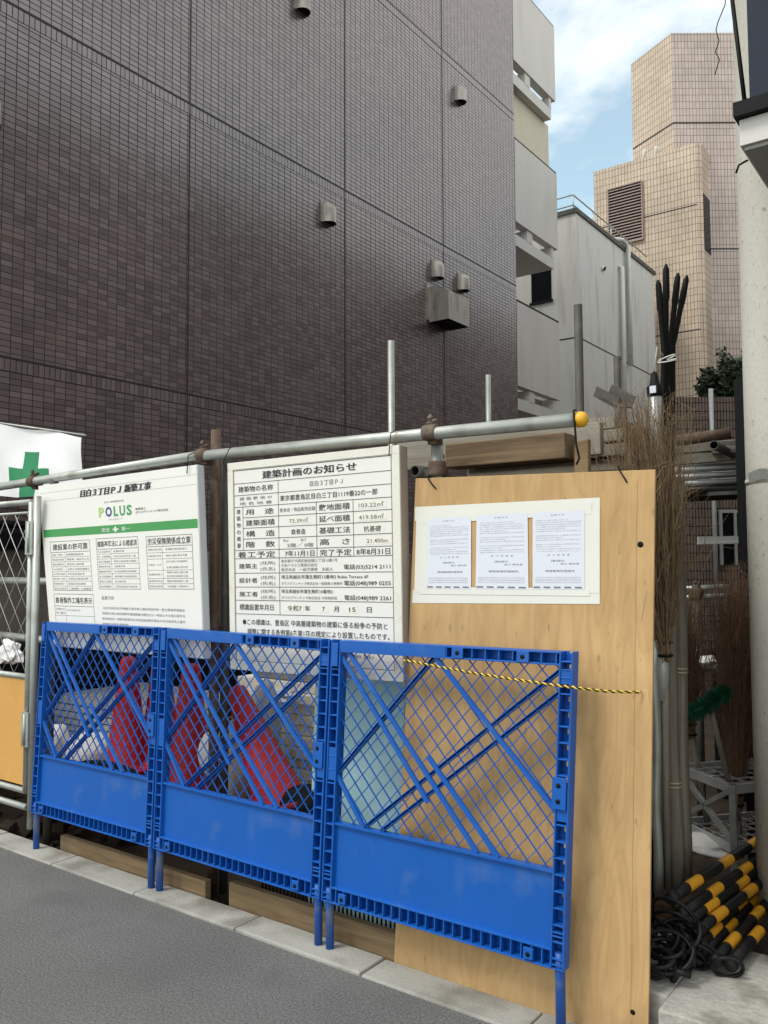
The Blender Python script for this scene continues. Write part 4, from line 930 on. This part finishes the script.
mb.build('mesh', M['galvwhite'], gt)
# horizontal pipes behind the gate
for (y, lab) in ((581, 'grey horizontal pipe behind the upper gate mesh'), (640, 'grey horizontal pipe low behind the gate mesh')):
    p = onY(3.1, 20, y); mb = MB(); mb.tube([(-6.1, 3.1, p.z + (.03 if y > 600 else 0)), (-4.0, 3.1, p.z)], .0243, 12); tag(mb.build('steel_pipe', M['galv']), lab, 'pipe', 'pipes behind the gate')
# crumpled white paper and rubble under the gate
def lump(name, c, s, mt, lab, cat, seed=0, amp=.25, sub=3, group=None, flat=False):
    import bmesh
    bm = bmesh.new(); bmesh.ops.create_icosphere(bm, subdivisions=sub, radius=1)
    for v in bm.verts:
        n_ = mnoise.fractal(v.co * 1.6 + Vector((seed * 3.1, 0, 0)), 1.0, 2.0, 3)
        v.co *= 1 + amp * n_
        v.co = Vector((v.co.x * s[0], v.co.y * s[1], v.co.z * s[2]))
    me = bpy.data.meshes.new(name); bm.to_mesh(me); bm.free(); me.materials.append(M[mt])
    for p in me.polygons: p.use_smooth = not flat
    o = bpy.data.objects.new(name, me); COL.objects.link(o); o.location = c; tag(o, lab, cat, group); return o
lump('sheet_scrap', onY(3.0, 10, 652), (.11, .03, .08), 'cloth', 'crumpled white sheet caught behind the gate mesh', 'sheet', 3, .6, 3, flat=True)
lump('cloth_bundle', onY(2.80, 62, 808) + Vector((0, .07, .0)), (.30, .10, .06), 'bagtan', 'pale cloth bundle lying behind the first barrier foot', 'cloth', 5, .4)
mb = MB()
for k in range(60):
    c = Vector((random.uniform(-6.2, -4.1), random.uniform(2.72, 3.3), random.uniform(-.10, -.02))); s_ = random.uniform(.02, .07)
    q = Matrix.Rotation(random.uniform(0, 6), 3, Vector((random.random(), random.random(), random.random())).normalized())
    mb.box8([c + q @ Vector(v) * s_ for v in ((-1, -1, -.6), (1, -1, -.6), (1, 1, -.5), (-1, 1, -.6), (-.7, -.8, .6), (.8, -.7, .5), (.7, .8, .6), (-.8, .7, .5))])
tag(mb.build('rubble', M['soil'], bevel=.004), 'dark clods of soil and rubble under the gate', 'rubble', kind='stuff')

# ------------------------------------------------------------------ safety flag
fl = empty('safety_flag', onY(3.05, 10, 490), 'white safety flag with a green cross hanging on a thin rod', 'flag')
fTL, fTR, fBR, fBL = onY(3.05, -70, 414), onY(3.05, 84, 437), onY(3.05, 80, 497), onY(3.05, -70, 496)
def FP(u, v, d=0):
    p = fTL * (1 - u) * (1 - v) + fTR * u * (1 - v) + fBR * u * v + fBL * (1 - u) * v
    wv = .018 * math.sin(u * 11 + v * 2.5) + .012 * math.sin(u * 23 - v * 5) * v + .03 * (u - 1) * (v) * math.sin(v * 3)
    return p + Vector((0, wv - d, .006 * math.sin(u * 17)))
mb = MB(); nu, nv = 40, 20
for i in range(nu + 1):
    for j in range(nv + 1): mb.v.append(FP(i / nu, j / nv))
for i in range(nu):
    for j in range(nv): a = i * (nv + 1) + j; mb.face((a, a + nv + 1, a + nv + 2, a + 1), 0, True)
cl = mb.build('cloth', M['cloth'], fl)
# cross
cu = (30 + 70) / 154; mb = MB()
def fpatch(u0, v0, u1, v1, n=10, d=.003):
    b0 = len(mb.v)
    for i in range(n + 1):
        for j in range(n + 1): mb.v.append(FP(u0 + (u1 - u0) * i / n, v0 + (v1 - v0) * j / n, d))
    for i in range(n):
        for j in range(n): a = b0 + i * (n + 1) + j; mb.face((a, a + n + 1, a + n + 2, a + 1), 0, True)
fpatch(.655, .33, .752, 1.0); fpatch(.565, .58, .653, .80); fpatch(.754, .58, .835, .80)
mb.build('green_cross', M['crossgreen'], cl)
mb = MB(); mb.tube([fTL + Vector((0, 0, .008)), fTR + Vector((.02, 0, .008))], .006, 8); mb.build('rod', M['galv'], fl)

# ------------------------------------------------------------------ things seen through the lattices
def plank_stack():
    x0, x1 = onY(3.62, 48, 700).x, onY(3.62, 172, 700).x
    names = ('lowest', 'second', 'third', 'fourth', 'fifth', 'sixth', 'seventh', 'eighth', 'topmost')
    zt0 = .545
    for k in range(9):
        zz1 = zt0 - (8 - k) * .047; dx = random.uniform(-.05, .05); dy = random.uniform(-.02, .02)
        root = empty('scaffold_deck', ((x0 + x1) / 2, 4.0, zz1 - .036), names[k] + ' perforated steel deck in the stack behind the first barrier', 'deck', 'steel scaffold decks in a stack')
        mb = MB(); mb.box((x0 + dx, 3.63 + dy, zz1 - .006), (x1 + dx, 4.46 + dy, zz1)); mb.build('tread', M['perf'], root)
        mb = MB(); mb.box((x0 + dx, 3.624 + dy, zz1 - .036), (x1 + dx, 3.629 + dy, zz1 + .002)); mb.build('edge_rail', M['galvwhite'], root)
    mb = MB(); mb.box((x0 + .1, 3.7, -.1), (x0 + .2, 4.4, zt0 - 8 * .047 - .007)); mb.box((x1 - .2, 3.7, -.1), (x1 - .1, 4.4, zt0 - 8 * .047 - .007)); tag(mb.build('timber_bearers', M['beam']), 'pair of timber bearers under the steel decks', 'bearer')
plank_stack()
mb = MB(); a = onY(4.5, 40, 660); b = onY(4.5, 175, 660); mb.box((-6.17, 3.0, -.1), (-5.82, 6.2, .92)); tag(mb.build('shade_heap', M['tarpshade'], bevel=.08), 'black heap added for the deep shade behind the steel decks', 'tarpaulin')  # black box put where only deep shade lies
# cones
def cone(name_loc, label, axis=Vector((0, 0, 1)), group='red traffic cones', body_only=False):
    root = empty('traffic_cone', name_loc, label, 'cone', group)
    q = Vector((0, 0, 1)).rotation_difference(axis).to_matrix()
    o = Vector(name_loc)
    mb = MB(); mb.lathe([(.155, .03), (.145, .045), (.13, .06), (.055, .66), (.048, .70), (.030, .715), (.0001, .718)], o, axis, 24); mb.build('body', M['red'], root)
    mb = MB()
    pts = [Vector(v) for v in ((-.19, -.19, 0), (.19, -.19, 0), (.19, .19, 0), (-.19, .19, 0), (-.185, -.185, .03), (.185, -.185, .03), (.185, .185, .03), (-.185, .185, .03))]
    mb.box8([o + q @ p for p in pts]); mb.build('base', M['red'], root, .01)
    return root
o1 = onY(3.45, 127, 770); o1.z = .20; o2 = onY(3.30, 190, 770); o2.z = .22
ordn = ('topmost', 'second', 'third', 'fourth', 'lowest')
c1 = cone(o1, 'topmost red cone of the stack nearest the steel decks')
for k in range(1, 5):
    c = copy_tree(c1, (random.uniform(-.008, .008), random.uniform(-.008, .008), -.058 * k)); c['label'] = ordn[k] + ' red cone of the stack nearest the steel decks'
c2 = cone(o2, 'topmost red cone of the stack beside the rusty post')
for k in range(1, 5):
    c = copy_tree(c2, (random.uniform(-.008, .008), random.uniform(-.008, .008), -.058 * k)); c['label'] = ordn[k] + ' red cone of the stack beside the rusty post'
o3 = onY(3.62, 160, 768); o3.z = .22
c3 = cone(o3, 'topmost red cone of the middle stack behind the barrier joint')
for k in range(1, 4):
    c = copy_tree(c3, (random.uniform(-.008, .008), random.uniform(-.008, .008), -.058 * k)); c['label'] = ('', 'second', 'third', 'lowest')[k] + ' red cone of the middle stack behind the barrier joint'
tip = onY(3.05, 236, 690); bs = onY(3.0, 288, 822); cone(bs, 'red traffic cone leaning over beside the grey plastic bag', (tip - bs).normalized())
lump('sack', onY(3.55, 88, 755), (.24, .16, .15), 'bagwhite', 'full white sack lying in front of the steel decks', 'sack', 1, .2)
lump('sack', onY(3.4, 55, 742), (.10, .10, .12), 'bagwhite', 'small white sack at the left end of the steel decks', 'sack', 21, .25)
lump('sack', onY(3.2, 214, 752), (.08, .08, .13), 'bagwhite', 'small white sack between the second cone stack and the leaning cone', 'sack', 22, .25)
lump('sack', onY(3.6, 168, 718) + Vector((0, .2, 0)), (.12, .1, .2), 'bagwhite', 'white sack between the two cone stacks', 'sack', 2, .2)
lump('sack', onY(3.1, 240, 762), (.09, .08, .24), 'bagtan', 'tan sack squeezed behind the leaning cone', 'sack', 4, .25)
lump('plastic_bag', onY(3.30, 264, 738), (.085, .1, .30), 'baggrey', 'big grey plastic bag behind the leaning cone', 'bag', 6, .22)
lump('paper_sheet', onY(3.4, 266, 694), (.20, .10, .03), 'cloth', 'crumpled white sheet lying on top of the pale slabs', 'sheet', 7, .5, 3, flat=True)
lump('rubber_mat', onY(3.1, 105, 778), (.30, .14, .09), 'tarpshade', 'dark rubber heap beside the first cone stack', 'mat', 8, .3)
lump('rubber_mat', onY(3.0, 306, 806), (.12, .12, .10), 'tarpshade', 'dark rubber heap at the foot of the pale slabs', 'mat', 9, .3)
xa, xb = onY(3.5, 238, 700).x, onY(3.5, 334, 700).x + .1; zt0 = onY(3.5, 290, 682).z; k = 0; z = zt0
words = ('topmost', 'second', 'third', 'fourth', 'fifth', 'sixth', 'seventh', 'eighth', 'ninth', 'tenth', 'eleventh', 'twelfth', 'thirteenth', 'fourteenth', 'fifteenth', 'sixteenth', 'seventeenth', 'eighteenth')
while z > -.04 and k < 18:
    dx, dy = random.uniform(-.03, .03), random.uniform(-.025, .025)
    mb = MB(); mb.box((xa + dx, 3.5 + dy, max(z - .055, -.1)), (xb + dx, 4.0 + dy, z))
    tag(mb.build('concrete_slab', M['slab'], bevel=.006), words[k] + ' pale slab from the top of the pile behind the middle barrier', 'slab', 'pale slabs in a pile'); z -= .058; k += 1
mb = MB(); mb.box((xa + .1, 3.52, zt0 + .004), (xb, 3.95, zt0 + .08)); tag(mb.build('timber_board', M['greywood'], bevel=.006), 'dark grey board lying on the pile of pale slabs', 'board')
# light blue board
bT = onY(3.02, 318, 632); bR = onY(3.02, 407, 700)
mb = MB(); mb.box8([(bT.x, 2.94, -.1), (bR.x, 2.94, -.1), (bR.x, 2.955, -.1), (bT.x, 2.955, -.1), (bT.x, 3.02, 1.25), (bR.x, 3.02, 1.25), (bR.x, 3.035, 1.25), (bT.x, 3.035, 1.25)])
tag(mb.build('panel_board', M['bluesheet'], bevel=.002), 'pale blue board standing behind the right barrier', 'board')
# dark netting strip in the pit
mb = MB()
for k in range(46):
    x_ = -2.75 + k * .022; mb.tube([(x_, 2.80, -.1), (x_ + .012, 2.80, .10), (x_ + .022, 2.80, -.1)], .005, 5)
tag(mb.build('rubber_netting', M['wire']), 'black plastic netting heaped behind the lower planks', 'netting')

# ------------------------------------------------------------------ right-hand gap: plinth, bars, brooms, poles
mb = MB(); mb.box((-.915, 2.64, -.11), (-.402, 3.22, .145)); mb.box((-1.25, 2.735, -.11), (-.915, 3.22, .145)); tag(mb.build('concrete_plinth', M['block'], bevel=.006), 'stained concrete block under the striped bars', 'plinth')
bars_near = [(674, 896), (684, 912), (691, 919), (688, 936), (698, 946), (705, 952), (717, 958), (733, 962), (700, 929)]
lab_bar = ['topmost striped bar of the heap, resting against the white poles', 'striped bar lying just under the topmost one', 'striped bar in the upper middle of the heap', 'striped bar in the centre of the heap', 'striped bar with a glossy ring low in the heap', 'striped bar low in the heap behind another', 'lowest striped bar nearest the utility pole foot', 'striped bar mostly hidden behind the utility pole', 'striped bar deep inside the heap']
def cone_bar(px, py, Y, lab, off):
    a = onY(Y, px, py); d = Vector((.12 if py < 945 else .05, 1.0, .0)).normalized(); Lb = .85
    root = empty('striped_bar', a, lab, 'bar', 'black and yellow striped bars in a heap')
    mb = MB(); cuts = [0.0, .10 + .10 * off]; 
    while cuts[-1] < Lb: cuts.append(cuts[-1] + (.105 if len(cuts) % 2 == 0 else .185))
    pts = [a + d * c_ for c_ in cuts]
    mb.tube(pts, .0190, 16, mif=lambda i: 1 if i % 2 else 0); mb.build('shaft', [M['stripeblack'], M['stripeyellow']], root)
    mb = MB(); mb.lathe([(.0001, -.035), (.018, -.035), (.023, -.028), (.023, .0), (.0205, .006)], a, d, 16); mb.build('end_cap', M['stripeblack'], root)
    mb = MB(); R_ = random.uniform(.035, .075); cx = a - d * .03 + Vector((random.uniform(-.07, .02), -.01, -R_ * .75)); cx.z = max(cx.z, .145 + R_ * .9); pts = []
    ax1 = Vector((random.uniform(.5, 1), random.uniform(-.5, .3), 0)).normalized(); ax2 = Vector((random.uniform(-.2, .2), random.uniform(-.5, -.1), 1)).normalized()
    for k in range(25): t = 2 * math.pi * k / 24; pts.append(cx + ax1 * math.cos(t) * R_ * 1.15 + ax2 * math.sin(t) * R_)
    mb.tube(pts, .0066, 8, caps=False); mb.build('ring', M['stripeblack'], root)
    return root
for i, ((x_, y_), lab) in enumerate(zip(bars_near, lab_bar)): cone_bar(x_, y_, 2.98 + .02 * (i % 3), lab, i % 2)

cc = empty('cable_coil', (-1.0, 2.86, .145), 'tangled black rubber cable heaped at the near ends of the striped bars', 'cable')
mb = MB()
for k in range(10):
    c = Vector((random.uniform(-1.01, -.91), random.uniform(2.79, 2.92), .155 + .010 * k)); R_ = random.uniform(.035, .085); a1 = Vector((1, random.uniform(-.3, .3), random.uniform(-.25, .25))).normalized(); a2 = Vector((random.uniform(-.2, .2), random.uniform(.5, 1), random.uniform(.15, 1.1))).normalized()
    pts = []
    for q in range(27): t = 2 * math.pi * q / 24; p = c + a1 * math.cos(t) * R_ + a2 * math.sin(t) * R_ * .9 + Vector((0, 0, .0012 * q)); p.z = max(p.z, .154); p.y = max(p.y, 2.745 if p.x < -.93 else 2.66); pts.append(p)
    mb.tube(pts, .0068, 7)
mb.build('cable', M['stripeblack'], cc)
mb = MB(); mb.tube([(-.93, 2.83, .155), (-.90, 2.80, .20), (-.87, 2.82, .19)], .012, 8); mb.build('plug', M['stripeblack'], cc)
# two weathered poles and two thin pipes behind the plywood edge
def stick(xt, yt, tt, xb, yb, tb, r, mt, lab, name='wooden_pole', cat='pole', grp='poles leaning behind the plywood edge', bands=()):
    a = dep(xt, yt, tt); b = dep(xb, yb, tb); root = empty(name, b, lab, cat, grp)
    mb = MB(); n = 10; pts = [b.lerp(a, i / n) + Vector((.004 * math.sin(i * 1.3), 0, 0)) for i in range(n + 1)]
    mb.tube(pts, [r * (1 + .05 * math.sin(i * 2)) for i in range(n + 1)], 14); mb.build('shaft', M[mt], root)
    for t in bands:
        mb = MB(); p = b.lerp(a, t); d = (a - b).normalized()
        for dz in (-.008, .008): mb.lathe([(r * .9, -.004), (r * 1.08, -.003), (r * 1.08, .003), (r * .9, .004)], p + d * dz, d, 14)
        mb.build('binding', M['bagtan'], root)
    return root
stick(664, 470, 3.55, 677, 893, 3.42, .030, 'bamboo', 'thick weathered wooden pole with a dark crack beside the plywood', bands=(.25,))
stick(678, 480, 3.70, 686, 886, 3.55, .024, 'bamboo', 'weathered wooden pole bound in tan wire, behind the cracked one', bands=(.52,))
stick(654, 640, 3.30, 658, 893, 3.25, .018, 'galv', 'thin grey pipe standing right against the plywood edge', 'steel_pipe', 'pipe')
stick(655, 392, 3.35, 662, 700, 3.3, .024, 'galvwhite', 'white pole with a black pointed tip standing in the twigs', 'white_pole', 'pole')
ro = [o for o in COL.objects if o.name == 'white_pole'][0]
mb = MB(); a = dep(655, 392, 3.35); mb.lathe([(.026, -.02), (.031, -.012), (.031, .02), (.020, .03), (.012, .075), (.0001, .085)], a, (-.02, 0, 1), 14); mb.build('tip', M['wire'], ro)
mb = MB(); p = dep(653, 389, 3.31); mb.box((p.x - .012, p.y - .004, p.z - .016), (p.x + .012, p.y + .002, p.z + .012)); mb.build('sticker', M['paper'], ro)
# black sleeved rods tied in a bundle
cj = dep(664, 350, 3.6)
tips = [(658, 280), (666, 264), (678, 273), (687, 275.5)]; jn = [(664, 352), (666, 350), (670, 346), (673, 346)]
rl_ = ['leftmost of the four black sleeved rods', 'tallest of the four black sleeved rods', 'third black sleeved rod from the left', 'rightmost of the four black sleeved rods']
for i in range(4):
    t = dep(*tips[i], 3.58 + .03 * i); j = dep(*jn[i], 3.6 + .02 * i); bt_ = dep(660 + 4 * i, 470, 3.62 + .02 * i); md = t.lerp(j, .45)
    mb = MB(); bt2 = bt_ + (bt_ - j) * 2.8; bt2.z = -.1
    mb.tube([bt2, bt_, j, md, t.lerp(j, .38), t.lerp(j, .06), t], [.011, .011, .011, .0115, .0145, .012, .004], 10); tag(mb.build('sleeved_rod', M['wire']), rl_[i] + ' bundled above the twigs', 'rod', 'black rods tied in a bundle')
mb = MB(); c = dep(667, 358, 3.57)
for k in range(2): mb.tube([c + Vector((.036 * math.cos(t) , .036 * math.sin(t), .012 * (k - 1) + .012 * math.sin(t + k))) for t in [2 * math.pi * i / 16 for i in range(17)]], .0028, 6)
mb.tube([c + Vector((.0, -.05, 0)), c + Vector((-.02, -.06, .04)), c + Vector((-.04, -.05, -.06))], .0025, 6)
tag(mb.build('white_string', M['string']), 'white string knotted round the bundle of black rods', 'string')

def broom(bx, by, tb, fan, label, mt, n=260, length=.85, stick_to=None):
    """twig broom standing head up: twigs fan out from the binding"""
    c = dep(bx, by, tb); root = empty('twig_broom', c, label, 'broom', 'twig brooms standing head up')
    mb = MB()
    for k in range(n):
        fx = random.gauss(.5, .30); tx = fan[0] + (fan[2] - fan[0]) * fx; ty = fan[1] + (fan[3] - fan[1]) * random.random() ** 1.25; dd = random.gauss(0, .09)
        e = dep(tx, ty, tb + dd); s0 = c + Vector((random.uniform(-.02, .02), random.uniform(-.02, .02), random.uniform(-.05, .02)))
        mid = s0.lerp(e, .42) + Vector((random.gauss(0, .016), random.gauss(0, .016), 0)); mid.x = mid.x * .85 + .15 * s0.x; mid.y = mid.y * .85 + .15 * s0.y
        m2 = s0.lerp(e, .74) + Vector((random.gauss(0, .024), random.gauss(0, .024), 0))
        mb.tube([s0, mid, m2, e], [.0024, .0019, .0013, .0006], 4, caps=False, sm=False)
        for q in range(random.choice((0, 1, 1, 2))):
            g0 = mid.lerp(m2, random.random()) if random.random() < .4 else m2.lerp(e, random.random() * .7)
            mb.tube([g0, g0 + Vector((random.gauss(0, .035), random.gauss(0, .035), random.uniform(.03, .10))), g0 + Vector((random.gauss(0, .075), random.gauss(0, .075), random.uniform(.06, .20)))], [.0012, .0009, .0005], 3, caps=False, sm=False)
    mb.build('twigs', M[mt], root)
    mb = MB(); lo = dep(*stick_to) if stick_to else c - Vector((0, 0, 1)); mb.tube([lo, c + Vector((0, 0, .05))], .014, 10); mb.build('handle', M['bamboo'], root)
    for dz in (-.02, .03, .10): mb = MB(); mb.lathe([(.030, -.006), (.036, 0), (.030, .006)], c + Vector((0, 0, dz)), (0, 0, 1), 12); mb.build('binding', M['wire'], root)
    return root
broom(664, 650, 3.30, (612, 392, 682, 560), 'pale twig broom standing head up behind the plywood corner', 'twig', 620, stick_to=(668, 890, 3.25))
broom(656, 600, 3.45, (628, 425, 662, 520), 'short twig broom squeezed between plywood and timbers', 'twig', 160, stick_to=(662, 880, 3.4))
broom(737, 800, 4.0, (712, 560, 764, 680), 'dark twig broom standing head up beside the utility pole', 'twigdark', 420, stick_to=(741, 858, 3.95))
broom(690, 730, 4.2, (672, 590, 706, 670), 'dark thin twig broom behind the green brush', 'twigdark', 160, stick_to=(712, 850, 4.1))
# green brush broom
gb = empty('green_brush', dep(712, 700, 3.75), 'dark green bristle brush lying tilted above the mesh steps', 'brush')
a, b = dep(690, 716, 3.75), dep(728, 690, 3.85); mb = MB(); d = (b - a).normalized(); L_ = (b - a).length; s1 = d.orthogonal().normalized(); s2 = d.cross(s1)
for k in range(900):
    t = random.random(); an = random.uniform(0, 6.28); p = a + d * L_ * t; r = .034 + .010 * (int(t * 9) % 2) + random.uniform(-.003, .003); o_ = (s1 * math.cos(an) + s2 * math.sin(an))
    mb.tube([p + o_ * .008, p + o_ * r + d * random.uniform(-.006, .006)], [.0026, .0016], 3, caps=False, sm=False)
mb.tube([a, b], .016, 10); mb.build('bristles', M['greenplastic'], gb)
mb = MB(); mb.tube([a.lerp(b, .5), dep(738, 820, 3.9)], .012, 10); mb.build('handle', M['bamboo'], gb)
mb = MB(); mb.tube([dep(752, 640, 4.15), dep(740, 800, 4.05)], .017, 10); tag(mb.build('green_stake', M['greenplastic']), 'dark green plastic stake in front of the dark broom', 'stake')

# galvanised mesh steps (two trays on an angle frame)
ms = empty('mesh_steps', (-1.15, 4.15, -.1), 'galvanised two tier mesh step stand behind the striped bars', 'step stand')
def tray(c0, z, wx, wy, ang):
    ex = Vector((math.cos(ang), math.sin(ang), 0)) * wx; ey = Vector((-math.sin(ang), math.cos(ang), 0)) * wy; c = Vector((c0[0], c0[1], z))
    P4 = [c, c + ex, c + ex + ey, c + ey]
    mb = MB()
    for i in range(4): mb.bar(P4[i], P4[(i + 1) % 4], .012, .04)
    mb.build('tray_frame', M['galvwhite'], ms)
    mb = MB()
    for i in range(1, 9): mb.bar(c + ex * i / 9, c + ex * i / 9 + ey, .005, .006)
    for i in range(1, 6): mb.bar(c + ey * i / 6 + Vector((0, 0, .006)), c + ey * i / 6 + ex + Vector((0, 0, .006)), .005, .006)
    mb.build('grating', M['galvwhite'], ms)
    return P4
c0 = dep(733, 797, 3.75); ang = rad(52)
P4 = tray((c0.x, c0.y), .50, .62, .40, ang); P5 = tray((c0.x, c0.y), .24, .62, .40, ang)
for p in P4: mb = MB(); mb.bar((p.x, p.y, -.1), (p.x, p.y, .52), .028, .028, (1, 0, 0)); mb.build('leg', M['galv'], ms)
mb = MB(); mb.bar(Vector((P4[0].x, P4[0].y, .26)), Vector((P4[3].x, P4[3].y, .50)), .02, .02); mb.bar(Vector((P4[3].x, P4[3].y, .26)), Vector((P4[0].x, P4[0].y, .50)), .02, .02); mb.build('brace', M['galv'], ms)
lump('sheet_scrap', dep(705, 845, 3.9), (.14, .12, .035), 'bagwhite', 'pale plastic sheet crumpled under the mesh steps', 'sheet', 12, .5)

# pipe rack behind the gap
def pipe(a, b, r, mt, lab, name='steel_pipe', grp='pipes stacked behind the twigs', hollow=True):
    mb = MB(); mb.hollow(a, b, r, r * .8, 14, 0, 1); tag(mb.build(name, [M[mt], M['wire']]), lab, 'pipe', grp)
for i, (y, lab) in enumerate(((462, 'topmost bright pipe of the rack beside the pole'), (468, 'second bright pipe of the rack beside the pole'), (475, 'third bright pipe of the rack beside the pole'), (482, 'fourth bright pipe of the rack beside the pole'), (489, 'lowest dark pipe of the rack beside the pole'))):
    a = dep(655, y + 3, 5.3); b = dep(770, y - 3, 5.0 + .03 * i); pipe(a, b, .020 if i < 4 else .026, 'galvwhite' if i < 4 else 'darksteel', lab)
pipe(dep(676, 441, 4.6), dep(731, 433, 4.5), .030, 'rust', 'rusty open ended pipe on top of the rack', grp='pipes stacked behind the twigs')
pipe(dep(714, 445, 4.4), dep(750, 463, 5.3), .024, 'darksteel', 'dull open ended pipe pointing towards the street')
for i, (y, lab) in enumerate(((447, 'upper pale timber rail of the pipe rack'), (458, 'lower pale timber rail of the pipe rack'))):
    a = dep(668, y + 3, 4.85); b = dep(745, y - 3, 4.85); mb = MB(); mb.bar(a, b, .05, .055); tag(mb.build('timber_rail', M['greywood'], bevel=.004), lab, 'timber', 'timber rails on the rack')
a = dep(698, 540, 4.6); b = dep(752, 539, 4.6); mb = MB(); mb.bar(a, b, .03, .035); mb.bar(a + Vector((0, 0, -.02)), b + Vector((0, 0, -.02)), .05, .008)
tag(mb.build('steel_ledger', M['galvwhite']), 'bright steel ledger bar across the gap', 'bar')
mb = MB(); q = dep(690, 490, 4.9)
mb.box((-2.6, 5.0, 1.905), (-.42, 5.75, 1.925)); tag(mb.build('shade_sheet', M['tarpshade'], bevel=.004), 'dark sheet added on the rack under the bright pipes to shade the gap', 'sheet')  # sheet added over the rack to darken the gap below
rk = empty('pipe_rack', dep(743, 640, 4.3), 'black upright of the pipe rack standing beside the utility pole', 'rack')
a = dep(740, 380, 4.4); b = dep(752, 850, 4.4); mb = MB(); mb.bar((a.x, a.y, -.1), (a.x, a.y, a.z), .055, .05, (1, 0, 0)); mb.build('upright', M['blackp'], rk)
a = dep(672, 455, 5.4); mb = MB(); mb.bar((a.x, a.y, -.1), (a.x, a.y, a.z), .05, .05, (1, 0, 0)); mb.build('upright', M['darksteel'], rk)
mb = MB()
for y in (444, 452, 494): mb.bar(dep(668, y + 2, 5.36), dep(748, y - 2, 4.5), .03, .02)
mb.build('crossbar', M['darksteel'], rk)
# scaffold standard with clamp and wire baskets low in the gap
p = dep(696, 590, 5.0); root = empty('scaffold_post', (p.x, p.y, -.1), 'dark scaffold standard with a clamp and cross pipes beyond the green brush', 'post', 'scaffold posts standing on the plot')
mb = MB(); mb.tube([(p.x, p.y, -.1), (p.x, p.y, p.z + .03)], .026, 12); mb.build('tube', M['darksteel'], root); coupler(root, Vector((p.x, p.y, p.z - .02)), .038, Vector((0, 0, 1)))
for y, lab in ((588, 'upper thin cross pipe at the dark scaffold standard'), (597, 'middle thin cross pipe at the dark scaffold standard'), (668, 'low cross pipe beyond the green brush')):
    pipe(dep(676, y + 1, 5.05), dep(730, y - 1, 5.0), .017, 'galv', lab)
wb = empty('wire_basket', dep(706, 690, 5.6), 'stack of dark wire mesh baskets far inside the gap', 'basket')
mb = MB(); o = dep(690, 700, 5.6)
for k in range(9): mb.tube([o + Vector((0, 0, k * .065)), o + Vector((.46, .34, k * .065))], .005 if k % 3 else .009, 5)
for k in range(13): mb.tube([o + Vector((.46, .34, 0)) * (k / 12), o + Vector((.46, .34, 0)) * (k / 12) + Vector((0, 0, .52))], .0035, 5)
mb.build('wires', M['darksteel'], wb)
mb = MB(); mb.box((o.x + .05, o.y + .3, -.1), (o.x + .7, o.y + .8, o.z + .35)); tag(mb.build('shade_heap', M['tarpshade'], bevel=.06), 'black pile added to darken the gap behind the wire baskets', 'tarpaulin')  # black box added to deepen the dark at the back
lump('helmet_bag', dep(706, 661, 4.9), (.06, .05, .03), 'bagwhite', 'small white and red bag hanging far inside the gap', 'bag', 15, .5)
